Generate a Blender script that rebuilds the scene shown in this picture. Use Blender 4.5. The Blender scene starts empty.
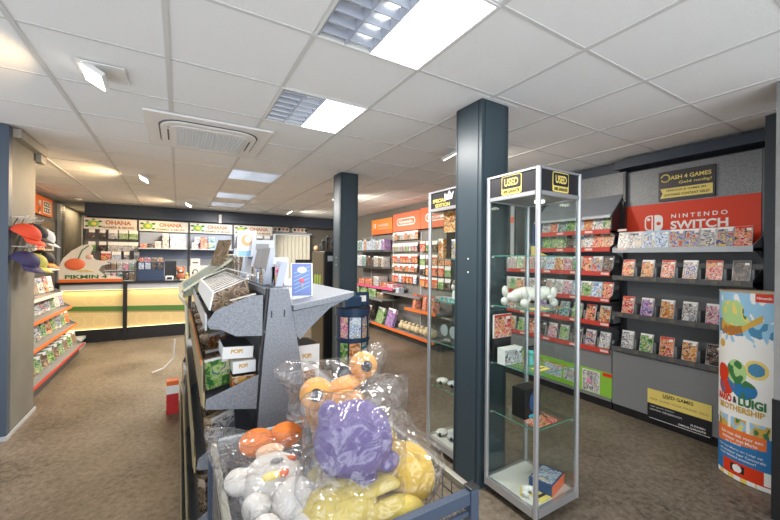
import bpy, bmesh, math, random
from mathutils import Vector, Matrix, noise
R = math.radians
C = bpy.context.scene.collection
SC = bpy.context.scene
rnd = random.Random(7)

# ------------------------------------------------------------------ camera
th, ro = R(30.6), 0.010
fwd = Vector((math.sin(th), math.cos(th), 0)); rt = Vector((math.cos(th), -math.sin(th), 0)); up = Vector((0, 0, 1))
r2 = rt*math.cos(ro) + up*math.sin(ro); u2 = -rt*math.sin(ro) + up*math.cos(ro)
cd = bpy.data.cameras.new('camera'); cam = bpy.data.objects.new('camera', cd); C.objects.link(cam)
cd.lens = 36*357/780; cd.sensor_width = 36; cd.shift_y = -2/780; cd.clip_start = 0.05
M = Matrix((r2, u2, -fwd)).transposed().to_4x4(); M.translation = Vector((0, 0, 1.5)); cam.matrix_world = M
SC.camera = cam
# ------------------------------------------------------------------ world, exposure
SC.view_settings.view_transform = 'Standard'; SC.view_settings.look = 'None'
SC.view_settings.gamma = 1; SC.view_settings.use_curve_mapping = False; SC.view_settings.exposure = 0.28
SC.cycles.transparent_max_bounces = 40
W = bpy.data.worlds.new('world'); SC.world = W; W.use_nodes = True
W.node_tree.nodes['Background'].inputs[0].default_value = (0.86, 0.92, 1.0, 1)
W.node_tree.nodes['Background'].inputs[1].default_value = 1.25
H = 2.554                                   # ceiling height
def area(name, loc, sx, sy, power, col, rot=(0, 0, 0), spread=180):
    l = bpy.data.lights.new(name, 'AREA'); l.shape = 'RECTANGLE'; l.size = sx; l.size_y = sy; l.energy = power; l.color = col; l.spread = R(spread)
    o = bpy.data.objects.new(name, l); o.location = loc; o.rotation_euler = rot; C.objects.link(o); return o
WARM = (1.0, 0.74, 0.42); COOL = (1.0, 0.97, 0.93)
for i, (x, y, p) in enumerate([(.98, 1.346, 26), (.98, 2.546, 26), (.84, 4.946, 52), (.84, 6.746, 52), (.84, 7.946, 34)]):
    area('louvre_light', (x, y, H-.03), .28 if i < 2 else .5, .54, p, COOL)
# wall-wash spots (the lamps of the small tilted floodlights): left row aims at -x, right row at +x
for (x, y, s, p) in [(-.38, 2.6, -1, 34), (-.36, 5.7, -1, 80), (.20, 8.1, -1, 50), (2.24, 2.70, 1, 22), (2.22, 5.62, 1, 60), (2.1, 8.1, 1, 50)]:
    area('floodlight_lamp', (x+s*.06, y, H-.14), .14, .14, p*.45, (1.0, .70, .38) if s < 0 else (1.0, .90, .78), (0, R(-44)*s, 0), 152)
# added fill: unseen lamp in the recess, presumed shop window behind the camera
area('recess_fill', (-1.85, 10.7, H-.03), .3, 1.0, 14, WARM)
area('presumed_window_fill', (.6, -1.4, 1.4), 4.5, 2.0, 45, (.90, .95, 1.0), (R(90), 0, 0))

# ------------------------------------------------------------------ materials
def nt(name):
    m = bpy.data.materials.new(name); m.use_nodes = True; return m, m.node_tree.nodes, m.node_tree.links
MC = {}
def mat(name, col, rough=.5, metal=0, emit=0, bump=0, bs=60, var=0, vs=8, spec=.5):
    if name in MC: return MC[name]
    m, N, L = nt(name); b = N['Principled BSDF']; MC[name] = m
    b.inputs['Base Color'].default_value = (*col, 1); b.inputs['Roughness'].default_value = rough; b.inputs['Metallic'].default_value = metal
    b.inputs['Specular IOR Level'].default_value = spec
    if emit: b.inputs['Emission Color'].default_value = (*col, 1); b.inputs['Emission Strength'].default_value = emit
    tc = N.new('ShaderNodeTexCoord')
    if var:
        n = N.new('ShaderNodeTexNoise'); n.inputs['Scale'].default_value = vs; n.inputs['Detail'].default_value = 6; L.new(tc.outputs['Object'], n.inputs['Vector'])
        r = N.new('ShaderNodeValToRGB'); r.color_ramp.elements[0].position = .3; r.color_ramp.elements[1].position = .7
        r.color_ramp.elements[0].color = (*[c*(1-var) for c in col], 1); r.color_ramp.elements[1].color = (*[min(1, c*(1+var)) for c in col], 1)
        L.new(n.outputs[0], r.inputs[0]); L.new(r.outputs[0], b.inputs['Base Color'])
    if bump:
        n = N.new('ShaderNodeTexNoise'); n.inputs['Scale'].default_value = bs; n.inputs['Detail'].default_value = 4; L.new(tc.outputs['Object'], n.inputs['Vector'])
        bp = N.new('ShaderNodeBump'); bp.inputs['Strength'].default_value = bump; bp.inputs['Distance'].default_value = .01
        L.new(n.outputs[0], bp.inputs['Height']); L.new(bp.outputs[0], b.inputs['Normal'])
    return m
def schlick(N, L, f0, f1, bump=None):
    w = N.new('ShaderNodeLayerWeight'); w.inputs[0].default_value = .5
    if bump: L.new(bump.outputs[0], w.inputs['Normal'])
    p = N.new('ShaderNodeMath'); p.operation = 'POWER'; p.inputs[1].default_value = 5; L.new(w.outputs['Facing'], p.inputs[0])
    a = N.new('ShaderNodeMath'); a.operation = 'MULTIPLY_ADD'; a.inputs[1].default_value = f1; a.inputs[2].default_value = f0; L.new(p.outputs[0], a.inputs[0]); return a
def glass_mat(name, tint, trans=.94, rough=.02):
    m, N, L = nt(name); N.remove(N['Principled BSDF']); o = N['Material Output']
    t = N.new('ShaderNodeBsdfTransparent'); t.inputs[0].default_value = (*[c*trans for c in tint], 1)
    g = N.new('ShaderNodeBsdfGlossy'); g.inputs['Roughness'].default_value = rough; g.inputs[0].default_value = (.9, .95, .93, 1)
    f = schlick(N, L, .035, .75); mx = N.new('ShaderNodeMixShader')
    L.new(f.outputs[0], mx.inputs[0]); L.new(t.outputs[0], mx.inputs[1]); L.new(g.outputs[0], mx.inputs[2]); L.new(mx.outputs[0], o.inputs[0]); return m
def bag_mat():
    m, N, L = nt('wrinkled_plastic_film'); N.remove(N['Principled BSDF']); o = N['Material Output']
    tc = N.new('ShaderNodeTexCoord')
    n1 = N.new('ShaderNodeTexNoise'); n1.inputs['Scale'].default_value = 9; n1.inputs['Detail'].default_value = 2; n1.inputs['Distortion'].default_value = 1.6; L.new(tc.outputs['Object'], n1.inputs['Vector'])
    bp = N.new('ShaderNodeBump'); bp.inputs['Strength'].default_value = 1.0; bp.inputs['Distance'].default_value = .035; L.new(n1.outputs[0], bp.inputs['Height'])
    t = N.new('ShaderNodeBsdfTransparent'); t.inputs[0].default_value = (.95, .95, .95, 1)
    g = N.new('ShaderNodeBsdfGlossy'); g.inputs['Roughness'].default_value = .12; L.new(bp.outputs[0], g.inputs['Normal'])
    d = N.new('ShaderNodeBsdfDiffuse'); d.inputs[0].default_value = (.85, .85, .85, 1)
    n2 = N.new('ShaderNodeTexNoise'); n2.inputs['Scale'].default_value = 10; n2.inputs['Detail'].default_value = 3; n2.inputs['Distortion'].default_value = 2.5; L.new(tc.outputs['Object'], n2.inputs['Vector'])
    r = N.new('ShaderNodeValToRGB'); e = r.color_ramp.elements; e[0].position = .485; e[0].color = (.02, .02, .02, 1); e[1].position = .50; e[1].color = (.24, .24, .24, 1)
    e2 = r.color_ramp.elements.new(.515); e2.color = (0.02, .02, .02, 1); L.new(n2.outputs[0], r.inputs[0])  # pale contour lines paint crease highlights into the film as white diffuse
    f = schlick(N, L, .07, .55, bp)
    ma = N.new('ShaderNodeMath'); ma.operation = 'MULTIPLY'; ma.inputs[1].default_value = 1.1; L.new(f.outputs[0], ma.inputs[0])
    m1 = N.new('ShaderNodeMixShader'); L.new(ma.outputs[0], m1.inputs[0]); L.new(t.outputs[0], m1.inputs[1]); L.new(g.outputs[0], m1.inputs[2])
    m2 = N.new('ShaderNodeMixShader'); L.new(r.outputs[0], m2.inputs[0]); L.new(m1.outputs[0], m2.inputs[1]); L.new(d.outputs[0], m2.inputs[2]); L.new(m2.outputs[0], o.inputs[0]); return m
def floor_mat():
    m, N, L = nt('mottled_vinyl_floor'); b = N['Principled BSDF']; tc = N.new('ShaderNodeTexCoord')
    a = N.new('ShaderNodeTexNoise'); a.inputs['Scale'].default_value = 1.6; a.inputs['Detail'].default_value = 3
    c = N.new('ShaderNodeTexNoise'); c.inputs['Scale'].default_value = 28; c.inputs['Detail'].default_value = 8; c.inputs['Roughness'].default_value = .75
    for q in (a, c): L.new(tc.outputs['Object'], q.inputs['Vector'])
    mx = N.new('ShaderNodeMath'); mx.operation = 'MULTIPLY_ADD'; mx.inputs[1].default_value = .35; L.new(a.outputs[0], mx.inputs[0])
    m2 = N.new('ShaderNodeMath'); m2.operation = 'MULTIPLY'; m2.inputs[1].default_value = .65; L.new(c.outputs[0], m2.inputs[0]); L.new(m2.outputs[0], mx.inputs[2])
    r = N.new('ShaderNodeValToRGB'); e = r.color_ramp.elements; e[0].position = .36; e[0].color = (.035, .027, .019, 1); e[1].position = .62; e[1].color = (.22, .182, .138, 1)
    k = e.new(.46); k.color = (.120, .095, .067, 1)
    L.new(mx.outputs[0], r.inputs[0])
    sp = N.new('ShaderNodeSeparateXYZ'); L.new(tc.outputs['Object'], sp.inputs[0])
    outs = []
    for ax, per, off in ((0, 1.85, .31), (1, 1.85, -1.21)):
        s = N.new('ShaderNodeMath'); s.operation = 'ADD'; s.inputs[1].default_value = off+20*per; L.new(sp.outputs[ax], s.inputs[0])
        p = N.new('ShaderNodeMath'); p.operation = 'MODULO'; p.inputs[1].default_value = per; L.new(s.outputs[0], p.inputs[0])
        q = N.new('ShaderNodeMath'); q.operation = 'LESS_THAN'; q.inputs[1].default_value = .006; L.new(p.outputs[0], q.inputs[0]); outs.append(q)
    mm = N.new('ShaderNodeMath'); mm.operation = 'MAXIMUM'; L.new(outs[0].outputs[0], mm.inputs[0]); L.new(outs[1].outputs[0], mm.inputs[1])
    ms = N.new('ShaderNodeMath'); ms.operation = 'MULTIPLY'; ms.inputs[1].default_value = .55; L.new(mm.outputs[0], ms.inputs[0])
    mc = N.new('ShaderNodeMix'); mc.data_type = 'RGBA'; L.new(ms.outputs[0], mc.inputs[0]); L.new(r.outputs[0], mc.inputs[6]); mc.inputs[7].default_value = (.06, .05, .04, 1)
    L.new(mc.outputs[2], b.inputs['Base Color']); b.inputs['Roughness'].default_value = .42
    bp = N.new('ShaderNodeBump'); bp.inputs['Strength'].default_value = .12; bp.inputs['Distance'].default_value = .01; L.new(c.outputs[0], bp.inputs['Height']); L.new(bp.outputs[0], b.inputs['Normal'])
    return m
def steel_speckle(name, c0, c1):
    m, N, L = nt(name); b = N['Principled BSDF']; tc = N.new('ShaderNodeTexCoord'); n = N.new('ShaderNodeTexNoise')
    n.inputs['Scale'].default_value = 150; n.inputs['Detail'].default_value = 5; L.new(tc.outputs['Object'], n.inputs['Vector'])
    r = N.new('ShaderNodeValToRGB'); r.color_ramp.elements[0].position = .38; r.color_ramp.elements[1].position = .62
    r.color_ramp.elements[0].color = (*c0, 1); r.color_ramp.elements[1].color = (*c1, 1); L.new(n.outputs[0], r.inputs[0]); L.new(r.outputs[0], b.inputs['Base Color'])
    b.inputs['Roughness'].default_value = .42; b.inputs['Metallic'].default_value = .15
    bp = N.new('ShaderNodeBump'); bp.inputs['Strength'].default_value = .15; bp.inputs['Distance'].default_value = .004; L.new(n.outputs[0], bp.inputs['Height']); L.new(bp.outputs[0], b.inputs['Normal'])
    return m
def art_mat(name, cols, scale=34, rough=.3):
    """printed cover art: blotches of a few inks, different on every object"""
    scale *= .55; m, N, L = nt('print_'+name); b = N['Principled BSDF']; tc = N.new('ShaderNodeTexCoord'); oi = N.new('ShaderNodeObjectInfo')
    mu = N.new('ShaderNodeMath'); mu.operation = 'MULTIPLY'; mu.inputs[1].default_value = 40; L.new(oi.outputs['Random'], mu.inputs[0])
    va = N.new('ShaderNodeVectorMath'); va.operation = 'ADD'; L.new(tc.outputs['Object'], va.inputs[0]); L.new(mu.outputs[0], va.inputs[1])
    n = N.new('ShaderNodeTexNoise'); n.inputs['Scale'].default_value = scale; n.inputs['Detail'].default_value = 2.5; n.inputs['Distortion'].default_value = 1.2; L.new(va.outputs[0], n.inputs['Vector'])
    r = N.new('ShaderNodeValToRGB'); r.color_ramp.interpolation = 'CONSTANT'; e = r.color_ramp.elements
    k = len(cols); e[0].position = 0; e[0].color = (*cols[0], 1); e[1].position = .40; e[1].color = (*cols[1], 1)
    for i in range(2, k):
        q = e.new(.40+.26*(i-1)/(k-1)); q.color = (*cols[i], 1)
    L.new(n.outputs[0], r.inputs[0]); L.new(r.outputs[0], b.inputs['Base Color']); b.inputs['Roughness'].default_value = rough; MC['print_'+name] = m; return m
ART = {
 'red and white': [(.50, .02, .015), (.68, .50, .42), (.62, .05, .03), (.75, .42, .14), (.10, .05, .06)],
 'pale blue': [(.22, .36, .58), (.50, .62, .74), (.70, .74, .78), (.12, .2, .42), (.6, .52, .36)],
 'green': [(.03, .14, .04), (.18, .36, .08), (.42, .52, .2), (.06, .18, .2), (.55, .52, .3)],
 'purple': [(.10, .03, .20), (.32, .15, .42), (.48, .38, .6), (.05, .05, .2), (.65, .35, .42)],
 'yellow and blue': [(.04, .06, .25), (.68, .48, .08), (.08, .14, .42), (.55, .5, .42), (.5, .08, .06)],
 'black': [(.008, .008, .01), (.03, .025, .03), (.22, .14, .07), (.012, .012, .02), (.28, .22, .22)],
 'orange': [(.40, .11, .02), (.68, .30, .07), (.62, .5, .34), (.18, .07, .04), (.62, .18, .04)],
 'silver grey': [(.22, .23, .25), (.46, .46, .47), (.66, .65, .63), (.09, .1, .12), (.55, .47, .38)],
 'pink': [(.5, .07, .16), (.65, .3, .38), (.7, .55, .56), (.2, .08, .25), (.7, .46, .22)],
 'teal': [(.02, .11, .14), (.08, .32, .34), (.42, .55, .5), (.04, .06, .14), (.58, .45, .25)],
 'brown': [(.14, .09, .06), (.22, .15, .09), (.34, .25, .16), (.10, .065, .045), (.44, .35, .25)],
}
for k_, v_ in ART.items(): art_mat(k_, v_)
PAL = list(ART)
def P(name): return MC['print_'+name]
white = mat('white_plastic', (.78, .78, .76), .4); cream = mat('cream_card', (.72, .68, .60), .6)
ceilm = mat('ceiling_tile', (.88, .88, .865), .95, bump=.25, bs=140); gridm = mat('ceiling_grid_metal', (.66, .66, .64), .5)
slate = mat('slate_blue_steel', (.035, .05, .075), .38); colm = mat('painted_column', (.026, .042, .052), .42, var=.15, vs=3)
colg = mat('column_trim', (.032, .052, .066), .38)
dgrey = mat('dark_grey_steel', (.05, .055, .06), .4); mgrey = mat('mid_grey_steel', (.20, .205, .21), .42); black = mat('black_plastic', (.012, .012, .014), .35)
lgrey = mat('light_grey_steel', (.42, .45, .48), .35); alu = mat('brushed_aluminium', (.55, .56, .58), .34, metal=.75)
spk = steel_speckle('hammered_light_grey', (.165, .18, .205), (.235, .255, .285)); spkd = steel_speckle('hammered_grey_header', (.13, .14, .15), (.24, .25, .265))
bluep = mat('blue_grey_panel', (.16, .20, .29), .5); greyp = mat('wall_panel_grey', (.19, .185, .175), .55, var=.12, vs=4); olive = mat('olive_grey_board', (.17, .165, .143), .6, var=.15, vs=2.5)
beige = mat('taupe_wall', (.155, .142, .122), .75); navyw = mat('dark_slate_wall', (.03, .04, .048), .6); red = mat('signal_red', (.66, .045, .012), .42, spec=.25); redstrip = mat('red_price_strip', (.52, .05, .035), .4)
orange = mat('orange_print', (.80, .17, .03), .45); orange2 = mat('amber_print', (.85, .28, .02), .45); salmon = mat('salmon_orange_panel', (.78, .16, .06), .45)
gold = mat('yellow_print', (.78, .62, .16), .5); ink = mat('black_print', (.015, .014, .018), .4); whitep = mat('white_print', (.82, .82, .8), .5)
greenb = mat('lime_green_print', (.24, .50, .05), .45); blue = mat('blue_print', (.03, .16, .42), .45); sky = mat('sky_print', (.30, .55, .75), .45); dgreen = mat('dark_green_print', (.04, .18, .05), .5)
brownp = mat('brown_print', (.30, .17, .08), .55); rail = mat('bin_steel_blue', (.055, .075, .115), .35); wire = mat('steel_wire', (.2, .2, .19), .4, metal=.6)
lit = mat('lit_diffuser', (1, 1, .98), .5, emit=4.5); lit2 = mat('lit_lamp_glass', (1, .93, .80), .5, emit=6); louv = mat('louvre_aluminium', (.62, .66, .74), .25, metal=.4)
lit3 = mat('lit_louvre', (1, .97, .92), .5, emit=1.4)
glass = glass_mat('clear_glass', (.97, .995, .985), .975); gedge = mat('glass_edge_green', (.10, .30, .22), .15); film = bag_mat()
TM = {}
def art(k): return P(k)

# ------------------------------------------------------------------ mesh builder
def wloc(o):
    v = Vector(o.location)
    while o.parent: o = o.parent; v += o.location
    return v
class MB:
    def __init__(s): s.b = bmesh.new()
    def _m(s, fs, m):
        for f in fs: f.material_index = m
    def box(s, x0, x1, y0, y1, z0, z1, m=0):
        if x0 > x1: x0, x1 = x1, x0
        if y0 > y1: y0, y1 = y1, y0
        v = [s.b.verts.new(p) for p in ((x0,y0,z0),(x1,y0,z0),(x1,y1,z0),(x0,y1,z0),(x0,y0,z1),(x1,y0,z1),(x1,y1,z1),(x0,y1,z1))]
        s._m([s.b.faces.new([v[i] for i in q]) for q in ((0,3,2,1),(4,5,6,7),(0,1,5,4),(1,2,6,5),(2,3,7,6),(3,0,4,7))], m); return s
    def prism(s, pts, ax, a, b, m=0):
        """polygon in the plane normal to ax (x: (y,z), y: (x,z), z: (x,y)), extruded a..b"""
        f = {'x': lambda p, t: (t, p[0], p[1]), 'y': lambda p, t: (p[0], t, p[1]), 'z': lambda p, t: (p[0], p[1], t)}[ax]
        A = [s.b.verts.new(f(p, a)) for p in pts]; B = [s.b.verts.new(f(p, b)) for p in pts]; n = len(pts)
        fs = [s.b.faces.new(A), s.b.faces.new(B[::-1])] + [s.b.faces.new((A[i], B[i], B[(i+1) % n], A[(i+1) % n])) for i in range(n)]
        s._m(fs, m); bmesh.ops.recalc_face_normals(s.b, faces=fs); return s
    def cyl(s, p0, p1, r, n=12, m=0, r1=None):
        p0, p1 = Vector(p0), Vector(p1); d = p1-p0; q = d.to_track_quat('Z', 'Y').to_matrix().to_4x4(); q.translation = (p0+p1)/2
        g = bmesh.ops.create_cone(s.b, cap_ends=True, segments=n, radius1=r, radius2=r if r1 is None else r1, depth=d.length, matrix=q)
        s._m({f for v in g['verts'] for f in v.link_faces}, m); return s
    def tube(s, pts, r, n=8, m=0):
        for a, b in zip(pts, pts[1:]): s.cyl(a, b, r, n, m)
        return s
    def sph(s, c, r, m=0, sub=3, rot=None):
        if not hasattr(r, '__len__'): r = (r, r, r)
        mt = Matrix.Translation(c) @ (rot.to_4x4() if rot else Matrix()) @ Matrix.Diagonal((*r, 1))
        g = bmesh.ops.create_icosphere(s.b, subdivisions=sub, radius=1, matrix=mt); fs = {f for v in g['verts'] for f in v.link_faces}; s._m(fs, m)
        for f in fs: f.smooth = True
        return s
    def quad(s, p, m=0):
        s._m([s.b.faces.new([s.b.verts.new(q) for q in p])], m); return s
    def slab(s, c, right, upv, w, h, t, m=0, poly=None):
        """flat board centred at c in the right/up plane, thickness t towards the viewer (right x up)"""
        c, right, upv = Vector(c), Vector(right).normalized(), Vector(upv).normalized(); n = right.cross(upv)
        P2 = poly or [(-w/2, -h/2), (w/2, -h/2), (w/2, h/2), (-w/2, h/2)]
        A = [s.b.verts.new(c+right*x+upv*y) for x, y in P2]; B = [s.b.verts.new(c+right*x+upv*y+n*t) for x, y in P2]; k = len(P2)
        fs = [s.b.faces.new(A[::-1]), s.b.faces.new(B)] + [s.b.faces.new((A[i], A[(i+1) % k], B[(i+1) % k], B[i])) for i in range(k)]
        s._m(fs, m); return s
    def text(s, body, c, right, upv, w, h, m=0, bold=.0, depth=.0, fn=None):
        key = (body, bold)
        if key not in TM:
            cu = bpy.data.curves.new('t', 'FONT'); cu.body = body; cu.align_x = 'CENTER'; cu.align_y = 'CENTER'; cu.offset = bold; cu.resolution_u = 3
            ob = bpy.data.objects.new('t', cu); C.objects.link(ob); dg = bpy.context.evaluated_depsgraph_get()
            me = bpy.data.meshes.new_from_object(ob.evaluated_get(dg)); bpy.data.objects.remove(ob); bpy.data.curves.remove(cu)
            TM[key] = ([tuple(v.co) for v in me.vertices], [tuple(p.vertices) for p in me.polygons]); bpy.data.meshes.remove(me)
        V, F = TM[key]
        if not V: return s
        x0, x1 = min(v[0] for v in V), max(v[0] for v in V); y0, y1 = min(v[1] for v in V), max(v[1] for v in V)
        c = Vector(c); right, upv = Vector(right).normalized(), Vector(upv).normalized(); n = right.cross(upv)
        sx = w/(x1-x0); sy = h/(y1-y0) if h else sx
        co = [((v[0]-(x0+x1)/2)*sx, (v[1]-(y0+y1)/2)*sy) for v in V]
        vs = [s.b.verts.new(fn(*p) if fn else c+right*p[0]+upv*p[1]+n*depth) for p in co]
        for f in F:
            try: s.b.faces.new([vs[i] for i in f]).material_index = m
            except ValueError: pass
        return s
    def build(s, name, mats, parent=None, bevel=0, smooth=False, tags=None, xf=None):
        if not isinstance(mats, (list, tuple)): mats = [mats]
        if xf: s.b.transform(xf)
        me = bpy.data.meshes.new(name); o = bpy.data.objects.new(name, me); C.objects.link(o)
        if parent: org = wloc(parent); o.parent = parent
        else:
            vs = [v.co for v in s.b.verts]; org = Vector(((min(v.x for v in vs)+max(v.x for v in vs))/2, (min(v.y for v in vs)+max(v.y for v in vs))/2, min(v.z for v in vs))); o.location = org
        s.b.transform(Matrix.Translation(-org)); s.b.to_mesh(me); s.b.free()
        for m in mats: me.materials.append(m)
        if smooth:
            for p in me.polygons: p.use_smooth = True
        if bevel:
            md = o.modifiers.new('bevel', 'BEVEL'); md.width = bevel; md.segments = 2; md.limit_method = 'ANGLE'
        if tags: tag(o, *tags)
        return o
def build_each(mb, name, mats, parent, **k):
    b = mb.b; seen = set(); out = []
    for v in list(b.verts):
        if v in seen: continue
        st, isl = [v], set()
        while st:
            q = st.pop()
            if q in isl: continue
            isl.add(q); st += [e.other_vert(q) for e in q.link_edges]
        seen |= isl; mp = {}; nb = MB()
        for q in isl: mp[q] = nb.b.verts.new(q.co)
        for f in {f for q in isl for f in q.link_faces}:
            g = nb.b.faces.new([mp[q] for q in f.verts]); g.material_index = f.material_index; g.smooth = f.smooth
        out.append(nb.build(name, mats, parent, **k))
    b.free(); return out
def tag(o, label, cat, group=None):
    o['label'] = label; o['category'] = cat
    if group: o['group'] = group
    return o
def thing(name, label, cat, loc=(0, 0, 0), group=None):
    o = bpy.data.objects.new(name, None); C.objects.link(o); o.location = loc; o.empty_display_size = .05
    return tag(o, label, cat, group)
def struct(name, mb, mats, **k):
    o = mb.build(name, mats, **k); o['kind'] = 'structure'; return o
def dup(o, loc, label, parent=None, rz=None):
    c = o.copy(); C.objects.link(c)
    if parent is None: c.location = loc; c['label'] = label
    else: c.parent = parent
    if rz is not None and parent is None: c.rotation_euler = (c.rotation_euler[0], c.rotation_euler[1], rz)
    for ch in list(o.children): dup(ch, None, None, c)
    return c
ORD = ['first', 'second', 'third', 'fourth', 'fifth', 'sixth', 'seventh', 'eighth', 'ninth', 'tenth', 'eleventh', 'twelfth', 'thirteenth', 'fourteenth', 'fifteenth', 'sixteenth', 'seventeenth', 'eighteenth', 'nineteenth', 'twentieth']
def ordn(i): return 'leftmost' if i == 0 else ORD[i]+' from left'
XR, YR, UP = (1, 0, 0), (0, 1, 0), (0, 0, 1)
NX, NY = (-1, 0, 0), (0, -1, 0)
RW = dict(right=NY, upv=UP)      # boards on the right wall, read from the left
LW = dict(right=YR, upv=UP)      # boards on the left wall
BW = dict(right=XR, upv=UP)      # boards on the back wall or facing the camera

# ------------------------------------------------------------------ room shell
Y0, Y1 = -1.5, 9.4
struct('floor', MB().box(-2.1, 4.2, Y0, 12.1, -.1, 0), floor_mat())
# ceiling: 600 mm tiles, real T-bars, openings for the luminaires
gx = [-.66+.6*i for i in range(-3, 9)]; gy = [1.046+.6*j for j in range(-5, 19)]
fix = {(2, 1.046): 'a', (2, 2.246): 'a', (2, 4.646): 'b', (2, 6.446): 'b', (2, 7.646): 'b'}
fixcells = [(.54, y) for y in (1.046, 2.246, 4.646, 6.446, 7.646)]
mb = MB()
xs = [-2.1]+[x for x in gx if -2.1 < x < 4.2]+[4.2]; ys = [Y0]+[y for y in gy if Y0 < y < 12.1]+[12.1]
for a, b in zip(xs, xs[1:]):
    for c, d in zip(ys, ys[1:]):
        if any(abs(a-fx) < .01 and abs(c-fy) < .01 for fx, fy in fixcells): continue
        mb.box(a, b, c, d, H, H+.02)
struct('ceiling', mb, ceilm)
mb = MB()
for x in xs[1:-1]: mb.box(x-.012, x+.012, Y0, 12.1, H-.005, H)
for y in ys[1:-1]:
    for a, b in zip(xs, xs[1:]): mb.box(a+.012, b-.012, y-.009, y+.009, H-.003, H)
struct('trim_1', mb, gridm)
struct('wall_left', MB().box(-2.2, -2.1, 4.0, 12.2, 0, H), greyp)
struct('wall_recess', MB().box(-2.1, -1.5, 12.1, 12.2, 0, H), greyp)
struct('wall_recess_side', MB().box(-1.62, -1.55, 9.5, 12.1, 0, H), greyp)
struct('wall_back', MB().box(-1.62, 4.3, Y1, Y1+.1, 0, H), beige)
mb = MB().box(4.12, 4.22, Y0, 4.45, 0, H, 0)
for k in range(6): mb.box(4.105, 4.12, -.02+k*1.0-.004+.5, -.02+k*1.0+.004+.5, .0, H, 1)
struct('wall_right', mb, [navyw, black])
struct('wall_right_rear', MB().box(3.96, 4.22, 4.45, Y1, 0, H), beige)
struct('trim_2', MB().box(-1.62, 3.95, 9.2, 9.4, 2.30, H-.006).box(-1.62, 3.95, 9.14, 9.2, 2.28, 2.34), slate)
struct('trim_3', MB().box(3.9, 4.12, .2, 2.02, 2.44, 2.53).box(4.02, 4.12, 2.02, 4.45, 2.38, 2.53), slate)
struct('wall_front_return', MB().box(3.62, 4.12, .30, .84, 0, H-.006), navyw)
# left pillar
struct('wall_pillar', MB().box(-1.75, -1.20, 4.09, 4.72, 0, H-.006), olive)
struct('trim_4', MB().box(-1.80, -1.187, 4.05, 4.09, .03, H-.012).box(-1.21, -1.187, 4.09, 4.12, .03, H-.012), mat('slate_blue_panel', (.055, .078, .115), .45))
struct('trim_5', MB().box(-1.8, -1.18, 4.03, 4.05, 0, .03).box(-1.19, -1.18, 4.05, 4.72, 0, .03), lgrey)
struct('trim_6', MB().box(-1.20, -1.14, 4.13, 4.84, 2.47, H-.012).box(-1.22, -1.16, 4.72, 4.86, 2.40, 2.50), mat('beige_ledge', (.42, .39, .33), .6))
# right-hand pillar at the frame edge
struct('wall_right_post', MB().box(2.995, 3.35, .25, .65, .02, H-.006, 0), [mat('concrete_grey_board', (.22, .22, .21), .6, var=.15, vs=5)])
struct('trim_7', MB().box(2.988, 3.36, .24, .655, 0, .70, 0), black)
# columns
def column(x0, x1, y0, y1, label, n):
    o = struct(n, MB().box(x0, x1, y0, y1, 0, H-.006), colm)
    mb = MB()
    for (a, b) in ((x0, y0), (x1, y0), (x0, y1)):
        mb.box(a-.004, a+.012 if a == x0 else a+.004, b-.004, b+.012 if b == y0 else b+.004, 0, H-.012)
    mb.box(x0-.004, x0, y0+.03, y1-.03, 0, H-.02); mb.box(x0+.03, x1-.03, y0-.004, y0, 0, H-.02)
    for z in (1.50, 1.41): mb.cyl((x0-.004, y0+.11, z), (x0-.007, y0+.11, z), .006, 8, 1)
    mb.build('column_cladding', [colg, whitep], o)
    struct(n+'_collar', MB().box(x0-.07, x1+.07, y0-.03, y1+.04, H-.0058, H-.004), ceilm) if n == 'trim_8' else None
    return o
column(1.69, 1.93, 1.70, 1.94, '', 'trim_8')
column(1.70, 1.93, 4.08, 4.30, '', 'trim_9')

# ------------------------------------------------------------------ ceiling luminaires
def luminaire(y0, kind, label):
    t = thing('ceiling_light', label, 'ceiling light', (.84, y0+.3, H+.09), 'recessed ceiling lights'); x0, x1, y1 = .552, 1.128, y0+.588; y0 += .012
    MB().box(x0-.012, x0, y0-.012, y1+.012, H-.008, H+.10).box(x1, x1+.012, y0-.012, y1+.012, H-.008, H+.10).box(x0, x1, y0-.012, y0, H-.008, H+.10).box(x0, x1, y1, y1+.012, H-.008, H+.10).box(x0-.012, x1+.012, y0-.012, y1+.012, H+.10, H+.11).build('housing', white, t)
    if kind == 'a':
        xm = (x0+x1)/2
        g = MB()
        for k in range(7):
            y = y0+(y1-y0)*(k+.5)/7; g.prism([(y-.012, H+.045), (y+.012, H+.045), (y+.003, H-.004), (y-.003, H-.004)], 'x', x0, xm)
        for x in (x0+.006, (x0+xm)/2, xm-.006): g.prism([(x-.010, H+.045), (x+.010, H+.045), (x+.003, H-.005), (x-.003, H-.005)], 'y', y0, y1)
        g.build('louvre', louv, t)
        MB().cyl((x0+.075, y0+.02, H+.07), (x0+.075, y1-.02, H+.07), .013).build('tube', white, t); MB().cyl((xm-.07, y0+.02, H+.07), (xm-.07, y1-.02, H+.07), .013).build('tube', white, t)
        for a, b in ((xm+.003, (xm+x1)/2-.003), ((xm+x1)/2+.003, x1-.001)): MB().box(a, b, y0, y1, H-.004, H+.004).build('lit_diffuser', lit, t)
    else:
        w = (x1-x0)
        g = MB()
        for k in range(9):
            y = y0+(y1-y0)*(k+.5)/9; g.prism([(y-.008, H+.03), (y+.008, H+.03), (y+.002, H-.004), (y-.002, H-.004)], 'x', x0, x1)
        g.build('louvre', louv, t)
        for a, b in ((x0, x0+.36*w), (x0+.62*w, x1)): MB().box(a+.01, b-.01, y0+.01, y1-.01, H+.032, H+.036).build('lit_diffuser', lit3, t)
        MB().box(x0+.38*w, x0+.60*w, y0+.01, y1-.01, H+.032, H+.036).build('reflector', mat('tan_reflector', (.70, .60, .42), .4, emit=.25), t)
luminaire(1.046, 'a', 'largest square ceiling light at the top of the picture, half louvre and half glowing')
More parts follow.
